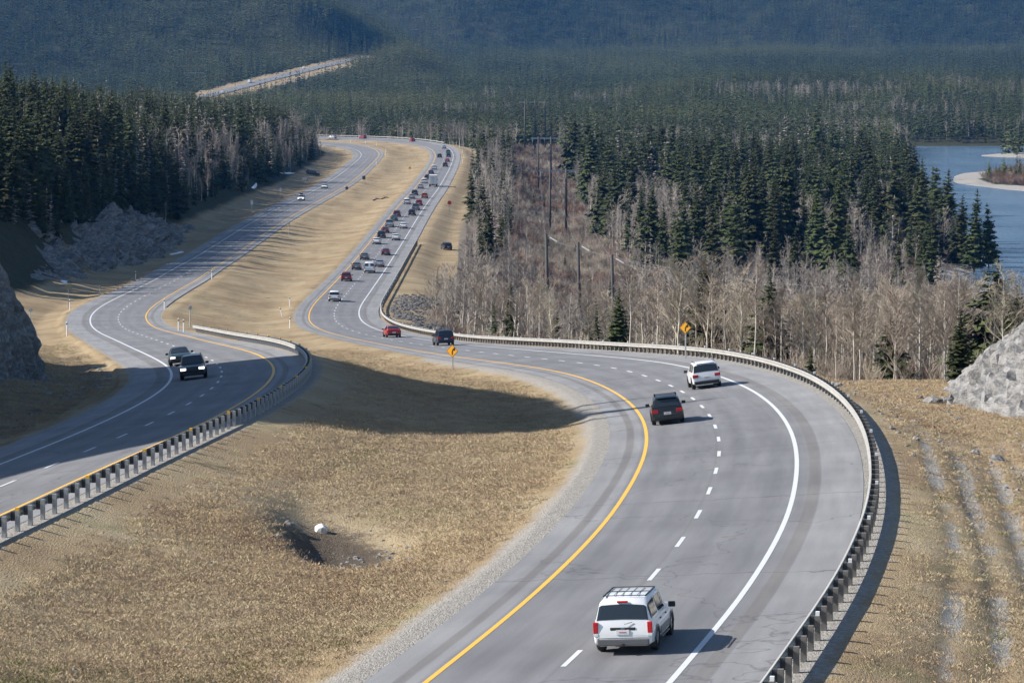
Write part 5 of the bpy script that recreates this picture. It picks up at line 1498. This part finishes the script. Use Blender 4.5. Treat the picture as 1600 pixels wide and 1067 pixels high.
def build_car(kind, color, hi, facing, extras=()):
    """local +Y is forward; origin on the road under the middle"""
    sh = SHAPES[kind]; L, W = sh['L'], sh['W']; G = car_grid(sh); n = len(G)
    root = empty('car')
    V = []; Fc = []
    ring = [(j, 1) for j in range(9)] + [(j, -1) for j in range(7, 0, -1)]; m = len(ring)
    # body surface refined between the stations
    for i in range(n):
        for j, s in ring: V.append(Vector((G[i][j].x * s, G[i][j].y, G[i][j].z)))
    for i in range(n - 1):
        for k in range(m):
            a = i * m + k; b = i * m + (k + 1) % m; Fc.append((a, b, b + m, a + m))
    Fc.append(tuple(reversed(range(m)))); Fc.append(tuple((n - 1) * m + k for k in range(m)))
    me = mesh_from('body', V, Fc, PAINT[color], smooth=True)
    me.set_sharp_from_angle(angle=R(32))
    link('body', me, root)
    r0, r1 = sh['rear']; w0, w1 = sh['wind']
    if kind == 'van':
        for s in (1, -1): gpatch(G, 2.15, 2.9, 6.1, 7.75, 'rear_window', M_GLASS, root, sx=s, nt_=4)
    else:
        gpatch(G, r0 + .10, r1 - .06, 6.25, 8, 'rear_window', M_GLASS, root, mirror_t=True)
    gpatch(G, w0 + .06, w1 - .08, 6.25, 8, 'windscreen', M_GLASS, root, mirror_t=True)
    for s in (1, -1):
        for a, b in sh['side']:
            if kind == 'van' and a == 3 and color == 'white' and 'cargo' in extras: continue
            gpatch(G, a + .12, b - .06, 5.12, 5.9, 'side_window', M_GLASS, root, sx=s)
    hw = W / 2
    for y in sh['wheels']:
        for s in (1, -1):
            wheel(root, s * (hw - .105), y * L, sh['r'], .235, hi, s)
            if hi:
                Vv = []; Ff = []
                rr = sh['r'] + .07
                for k in range(11):
                    t = math.pi * k / 10 - .0
                    for q, xx in ((rr, hw + .012), (rr - .075, hw + .016), (rr - .075, hw - .12)): Vv.append((s * xx, y * L + q * math.cos(t), sh['r'] + q * math.sin(t)))
                for k in range(10):
                    for q in range(2): Ff.append((3 * k + q, 3 * k + q + 1, 3 * k + q + 4, 3 * k + q + 3))
                link('wheel_arch', mesh_from('wheel_arch', Vv, Ff, M_GREYTRIM if 'cladding' in extras else M_TRIM), root)
    zb = sh['st'][2][3]; zs = sh['st'][2][2]
    yr = -L / 2; yf = L / 2
    # lamps, plate, bumpers
    for s in (1, -1):
        if kind in ('suv', 'van') and 'wide_lamps' not in extras:
            o = solid('tail_light', [(s * (hw * .90), yr + .055, zb - .13, .15, .12, .34)], M_RED, root, .02)
            if hi: solid('reversing_lamp', [(s * (hw * .90), yr + .045, zb - .345, .14, .11, .08)], M_LAMP, o)
        elif kind == 'pickup':
            solid('tail_light', [(s * (hw * .92), yr + .06, zb - .22, .13, .12, .36)], M_RED, root, .02)
        else:
            solid('tail_light', [(s * (hw * .76), yr + .05, zb - .14, .36, .13, .19), (s * (hw * .915), yr + .13, zb - .13, .09, .22, .19)], M_RED, root, .015)
        solid('headlight', [(s * hw * .70, yf - .07, sh['st'][-3][3] - .10, .40, .12, .17)], M_HEADON if 'lit' in extras else M_LAMP, root, .025)
        if hi or sh['L'] > 0:
            solid('mirror', [(s * (hw + .13), L * .17, sh['st'][7][3] + .06, .22, .11, .17)], M_TRIM if color in ('white', 'black') or kind == 'van' else PAINT[color], root, .03)
    bm_mat = M_GREYTRIM if 'cladding' in extras else M_TRIM
    solid('rear_bumper', [(0, yr + .03, zs + .12, W * .86, .14, .20)], bm_mat if kind in ('suv', 'van', 'pickup') else M_TRIM, root, .03)
    solid('front_bumper', [(0, yf - .02, .42, W * .78, .13, .18)], M_TRIM, root, .03)
    solid('grille', [(0, yf - .02, .66, W * .46, .07, .13)], M_TRIM, root, .01)
    p = solid('number_plate', [(0, yr - .012 if kind in ('sedan',) else yr - .006, zb - .27, .40, .03, .14)], M_PLATE, root)
    if hi: solid('plate_print', [(0, yr - .022, zb - .27, .22, .012, .022)], M_PLATERED, p)
    if 'rails' in extras or 'rack' in extras:
        zt = sh['st'][5][4]
        for s in (1, -1): solid('roof_rail', [(s * hw * .70, -.17 * L, zt + .012, .045, L * .40, .035)], M_TRIM, root, .012)
        if 'rack' in extras:
            for yy in (-.36, -.17, .03):
                solid('rack_bar', [(0, yy * L, zt + .02, hw * 1.36, .035, .022)], M_TRIM, root)
            for xx in (-.36, -.12, .12, .36):
                solid('rack_slat', [(xx, -.16 * L, zt + .008, .018, L * .34, .01)], M_GREYTRIM, root)
    if 'crossbars' in extras:
        zt = sh['st'][5][4]
        for yy in (-.22, -.02): solid('rack_bar', [(0, yy * L, zt + .045, hw * 1.35, .05, .025), (hw * .66, yy * L, zt + .01, .07, .12, .11), (-hw * .66, yy * L, zt + .01, .07, .12, .11)], M_TRIM, root)
    if 'roofbox' in extras:
        zt = sh['st'][5][4]; solid('roof_box', [(0, -.1 * L, zt + .22, .9, 1.7, .34)], M_TRIM, root, .1)
    if 'explorer' in extras:
        solid('high_brake_light', [(0, yr + .20, 1.615, .34, .08, .055)], M_RED, root, .01)
        solid('plate_recess', [(0, yr + .03, zb - .17, .78, .05, .085)], M_TRIM, root, .015)
        Vv = []; Ff = []
        for k in range(14):
            t = 2 * math.pi * k / 14; Vv += [(.075 * math.cos(t), yr - .004, zb - .165 + .03 * math.sin(t)), (.075 * math.cos(t), yr + .03, zb - .165 + .03 * math.sin(t))]
        Ff = [tuple(2 * k for k in range(14))] + [(2 * k, 2 * k + 1, (2 * k + 3) % 28, (2 * k + 2) % 28) for k in range(14)]
        bd = link('badge', mesh_from('badge', Vv, Ff, M_BADGE), root)
        solid('badge_script', [(0, yr - .007, zb - .165, .10, .008, .016)], M_CHROME, bd)
        solid('name_badge', [(-.52, yr + .018, zb - .42, .30, .03, .035)], M_GREYTRIM, root)
        solid('name_badge', [(.52, yr + .018, zb - .42, .20, .03, .035)], M_GREYTRIM, root)
        Vv = []; Ff = []; tube_vf((.30, yr + .03, zb + .03), (.05, yr - .0, zb - .03), .010, .007, 6, Vv, Ff, True)
        link('wiper', mesh_from('wiper', Vv, Ff, M_TRIM), root)
        for s in (1, -1):
            solid('mud_flap', [(s * (hw - .13), -.295 * L - .44, .33, .24, .02, .30)], M_TRIM, root)
            solid('running_board', [(s * (hw - .02), .01 * L, .30, .10, 1.5, .05)], M_GREYTRIM, root, .01)
            solid('side_cladding', [(s * (hw + .004), .01 * L, .52, .035, 1.72, .20)], M_GREYTRIM, root, .012)
            solid('door_handle', [(s * (hw + .01), .06 * L, .90, .03, .16, .035)], M_TRIM, root); solid('door_handle', [(s * (hw + .01), -.16 * L, .90, .03, .16, .035)], M_TRIM, root)
        solid('tow_hitch', [(0, yr + .05, .33, .5, .1, .07), (0, yr - .03, .33, .07, .2, .07)], M_TRIM, root)
        solid('spare_wheel', [(0, -.36 * L, .36, .7, .7, .16)], M_TYRE, root, .06)
    if 'spoiler' in extras: solid('spoiler', [(0, -.44 * L, sh['st'][3][4] + .06, W * .62, .22, .035)], PAINT[color], root, .012)
    return root, L

def place(root, L, axis, s, lat, direction, flip=False):
    """nearest end of the car at chainage s; direction +1 drives away from the camera"""
    sc = s + L / 2
    a = Vector(axis.at(sc - 1.4, lat)); b = Vector(axis.at(sc + 1.4, lat)); c = (a + b) / 2
    fwd = (b - a).normalized() * direction
    side = Vector(axis.at(sc, lat + 1)) - Vector(axis.at(sc, lat - 1)); side = side.normalized() * direction
    up = side.cross(fwd).normalized(); side = fwd.cross(up)
    Mx = Matrix(((side.x, fwd.x, up.x, c.x), (side.y, fwd.y, up.y, c.y), (side.z, fwd.z, up.z, c.z + .012 + float(lift(c.y)) * 0), (0, 0, 0, 1)))
    root.location = Mx.to_translation(); root.rotation_euler = Mx.to_euler()
def find(axis, px_, py_, lats):
    best = None
    ss = np.arange(30, axis.len - 30, .4)
    for la in lats:
        x, y = to_px(axis.at(ss, la)); d = (x - px_) ** 2 + (2.5 * (y - py_)) ** 2; i = int(d.argmin())
        if best is None or d[i] < best[0]: best = (d[i], ss[i], la)
    return best[1], best[2]
RL = (-1.85, 1.85)
CARS = [ # picture x, y of the near end on the road, kind, colour, lane offsets, extras, label
 (972, 1023, 'suv', 'white', (1.55,), ('rack', 'explorer', 'cladding'), 'large white SUV with roof rack and grey bumper nearest the camera'),
 (1036, 664, 'wagon', 'black', (-2.4,), ('crossbars', 'spoiler'), 'black hatchback with roof bars beside the yellow line on the bend'),
 (1103, 608, 'suv', 'white', (1.65,), ('rails', 'wide_lamps', 'spoiler'), 'white SUV with wide red tail lights beside the guardrail bend'),
 (697, 540.5, 'suv', 'navy', (1.5,), ('wide_lamps', 'rails'), 'dark navy SUV right behind the yellow curve sign'),
 (618, 526, 'sedan', 'red', (1.6,), (), 'bright red car close to the guardrail left of the navy SUV'),
 (540, 474, 'suv', 'white', (-.9,), ('wide_lamps',), 'white SUV alone in the sharp outbound bend'),
 (540, 440, 'suv', 'wine', RL, ('wide_lamps',), 'dark red SUV following behind the white van and grey sedan'),
 (577, 427, 'van', 'white', (1.1,), (), 'white van with two square rear windows'),
 (557, 422, 'sedan', 'grey', RL, (), 'grey sedan directly left of the white van'),
 (596, 418, 'sedan', 'silver', (2.2,), (), 'silver sedan directly right of the white van'),
 (569, 406.5, 'sedan', 'grey', RL, (), 'grey sedan ahead of the one beside the white van'),
 (607.5, 400, 'sedan', 'maroon', RL, (), 'maroon sedan alone in the right lane below the guardrail end'),
 (586, 382, 'sedan', 'white', RL, (), 'white sedan in the left lane behind a dark SUV'),
 (592.5, 372, 'suv', 'dark', RL, ('rails',), 'dark SUV ahead of the white sedan in the left lane'),
 (618.5, 376, 'sedan', 'white', RL, (), 'white sedan in the right lane level with the dark SUV'),
 (599, 364, 'sedan', 'maroon', RL, (), 'maroon sedan in the left lane behind the silver pickup'),
 (634, 358, 'sedan', 'white', RL, (), 'white sedan in the right lane level with the silver pickup'),
 (605.5, 355, 'pickup', 'silver', RL, (), 'silver pickup in the left lane behind a teal car'),
 (615.5, 345.5, 'sedan', 'teal', RL, (), 'teal sedan in the left lane between maroon SUV and silver pickup'),
 (617.5, 339, 'suv', 'maroon', RL, (), 'maroon SUV in the left lane ahead of the teal sedan'),
 (645, 337.5, 'suv', 'black', RL, ('wide_lamps',), 'black SUV in the right lane behind a grey pickup'),
 (653.5, 329.5, 'pickup', 'grey', RL, (), 'grey pickup between the black SUV and a red one'),
 (656, 322, 'suv', 'red', RL, (), 'red SUV in the right lane ahead of the grey pickup'),
 (635, 319.5, 'suv', 'white', RL, ('wide_lamps',), 'white SUV in the left lane level with the red SUV'),
 (641.5, 311, 'sedan', 'silver', RL, (), 'silver sedan in the left lane level with the orange SUV'),
 (664, 310.5, 'suv', 'orange', RL, (), 'orange SUV in the right lane behind the box truck'),
 (646, 305.5, 'suv', 'dark', RL, (), 'dark SUV in the left lane just ahead of a silver sedan'),
 (654.5, 295, 'sedan', 'silver', RL, (), 'silver sedan in the left lane level with the tail of the truck'),
 (663, 287, 'suv', 'white', RL, (), 'white SUV directly left of the box truck'),
 (667.5, 281, 'suv', 'navy', RL, (), 'navy SUV half hidden by the left side of the truck'),
 (671, 272, 'sedan', 'blue', RL, (), 'blue sedan ahead of the truck in the left lane'),
 (677.5, 265.5, 'suv', 'white', RL, (), 'white SUV in the left lane ahead of the truck'),
 (686, 247, 'suv', 'dark', RL, (), 'dark SUV alone in the left lane of the far bend'),
 (698.5, 261.5, 'suv', 'dark', RL, ('wide_lamps',), 'dark SUV in the right lane behind a red car on the far bend'),
 (702.5, 254, 'sedan', 'red', RL, (), 'small red car between two dark vehicles on the far bend'),
 (703, 246.5, 'suv', 'black', RL, (), 'black SUV directly ahead of the small red car'),
 (700.5, 240.5, 'suv', 'grey', RL, (), 'grey SUV at the head of the far bend queue behind a silver one'),
 (694, 233, 'sedan', 'silver', RL, (), 'silver car leading the queue around the far bend'),
 (646, 222, 'suv', 'red', RL, (), 'red SUV on the far bend right of the bright guardrail'),
 (571, 217.3, 'suv', 'wine', RL, (), 'dark red vehicle in front of the bright far guardrail'),
 (524, 216.5, 'suv', 'silver', RL, (), 'silver vehicle farthest left on the far outbound bend'),
]
for (px_, py_, kind, col, lats, ex, lab) in CARS:
    s, la = find(AR, px_, py_, lats)
    root, L = build_car(kind, col, py_ > 500, 1, ex)
    place(root, L, AR, s, la, 1)
    tag(root, lab, {'van': 'van', 'pickup': 'pickup'}.get(kind, 'car'), 'vehicles driving out' if py_ < 600 else None)
    root.name = {'van': 'van', 'pickup': 'pickup_truck', 'suv': 'suv', 'sedan': 'sedan_car', 'wagon': 'hatchback_car'}[kind]
for (px_, py_, kind, col, lats, ex, lab) in (
 (298, 593, 'suv', 'black', (-1.95,), ('lit', 'rails'), 'black SUV with lit headlights coming towards the camera'),
 (271, 573.5, 'sedan', 'green', (-2.6,), ('lit',), 'dark green sedan right behind the oncoming black SUV'),
 (468, 313.5, 'suv', 'white', (-1.6,), ('lit', 'roofbox'), 'oncoming white SUV with a dark roof box'),
 (508, 295.5, 'sedan', 'white', (-1.6,), (), 'oncoming white sedan behind the SUV with roof box')):
    s, la = find(AL, px_, py_, lats)
    root, L = build_car(kind, col, py_ > 500, -1, ex)
    place(root, L, AL, s, la, -1)
    tag(root, lab, 'car'); root.name = 'suv' if kind == 'suv' else 'sedan_car'
# parked off the road
for px_, py_, kind, col, rz, lab in ((697, 391, 'suv', 'dark', R(12), 'dark SUV parked on the grass right of the outbound road'), (488, 274, 'suv', 'dark', R(-72), 'dark SUV parked side-on on the left verge near the snow strip')):
    g = ground(px_, py_); root, L = build_car(kind, col, False, 1)
    d = 2.2
    q = Vector((g.x, g.y + 1.6, 0)); f = Vector((-math.sin(rz), math.cos(rz), 0)); sd = Vector((f.y, -f.x, 0))
    zf = [hz(*(q + f * a)[:2]) for a in (-1.4, 1.4)]; zs = [hz(*(q + sd * a)[:2]) for a in (-.8, .8)]
    root.location = (q.x, q.y, (sum(zf) + sum(zs)) / 4 + .02); root.rotation_euler = (math.atan2(zf[1] - zf[0], 2.8), math.atan2(zs[0] - zs[1], 1.6), rz)
    tag(root, lab, 'car'); root.name = 'suv'
# box truck
def box_truck():
    M_BOX = simple('white_box_panel', (.74, .75, .74), .45, var=.05, scale=2)
    t = empty('box_truck'); 
    o = solid('cargo_box', [(0, -.9, 2.30, 2.5, 6.4, 2.75)], M_BOX, t, .04)
    for s in (1, -1):
        solid('rear_door', [(s * .60, -4.115, 2.32, 1.14, .03, 2.5)], M_BOX, t, .01)
        for z in (1.5, 2.3, 3.1): solid('hinge', [(s * 1.12, -4.14, z, .12, .03, .07)], M_GREYTRIM, t)
        solid('lock_bar', [(s * .22, -4.15, 2.3, .04, .04, 2.4)], M_GREYTRIM, t)
        solid('tail_light', [(s * .95, -4.12, .82, .30, .08, .14)], M_RED, t)
        for y in (-2.6, 3.6): wheel(t, s * 1.08, y, .48, .30, False, s)
        solid('mirror', [(s * 1.38, 3.4, 2.15, .22, .10, .42)], M_TRIM, t)
    solid('header', [(0, -4.12, 3.60, 2.48, .05, .14)], M_GREYTRIM, t); solid('chassis', [(0, 0, .78, .9, 8.0, .25), (0, -4.05, .62, 2.3, .12, .18)], M_TRIM, t)
    solid('cab', [(0, 3.5, 1.55, 2.2, 2.0, 1.7), (0, 4.3, 1.05, 2.1, 1.1, .8)], PAINT['white'], t, .12)
    solid('windscreen', [(0, 4.44, 1.95, 1.9, .2, .7)], M_GLASS, t)
    for k in (-1, 0, 1): solid('door_mark', [(k * .62, -4.137, 2.75, .34, .012, .10)], M_GREYTRIM, t)
    return t
s, la = find(AR, 679, 292.5, (1.85,)); t = box_truck(); place(t, 8.3, AR, s, 1.7, 1)
tag(t, 'white box truck in the right lane towering over the queue', 'truck')
# vehicles on the distant road
for (i, off, lab, ln, name) in ((2.55, -6, 'white camper on the distant climbing road', 9, 'camper_van'), (4.25, -7, 'pale car farther up the distant climbing road', 5, 'car'), (1.35, 6, 'pale car low on the distant climbing road', 5, 'car')):
    a = int(i); f = i - a; p = FAR_ROAD[a] * (1 - f) + FAR_ROAD[a + 1] * f; d = FAR_ROAD[a + 1] - FAR_ROAD[a]; rz = -math.atan2(d[0], d[1])
    t = empty(name, (p[0] + off, p[1], p[2] + .5), rz)
    solid('body', [(0, 0, .9, 2.3, ln, .9), (0, -ln * .06, 1.8 if ln < 7 else 2.1, 2.1, ln * .6, 1.0 if ln < 7 else 1.6)], PAINT['white'], t, .15)
    for s_ in (1, -1):
        for y in (-.3, .3): wheel(t, s_ * 1.0, y * ln, .4, .25, False, s_)
    tag(t, lab, 'car' if ln < 7 else 'camper')
# ------------------------------------------------------------------ air
def haze():
    m = bpy.data.materials.new('haze_air'); m.use_nodes = True; nt = m.node_tree; nt.nodes.clear()
    v = nt.nodes.new('ShaderNodeVolumePrincipled'); o = nt.nodes.new('ShaderNodeOutputMaterial')
    v.inputs['Color'].default_value = (.08, .38, 1.0, 1); v.inputs['Density'].default_value = HAZE_DENSITY; v.inputs['Anisotropy'].default_value = 0.0
    nt.links.new(v.outputs[0], o.inputs['Volume'])
    V = []; Fc = []; box_vf(0, 4300, 530, 18000, 9600, 1200, V, Fc)
    ob = link('haze', mesh_from('haze', V, Fc, m)); tag(ob, 'thin bluish air over the valley', kind='stuff')
HAZE_DENSITY = 2.8e-5
haze()
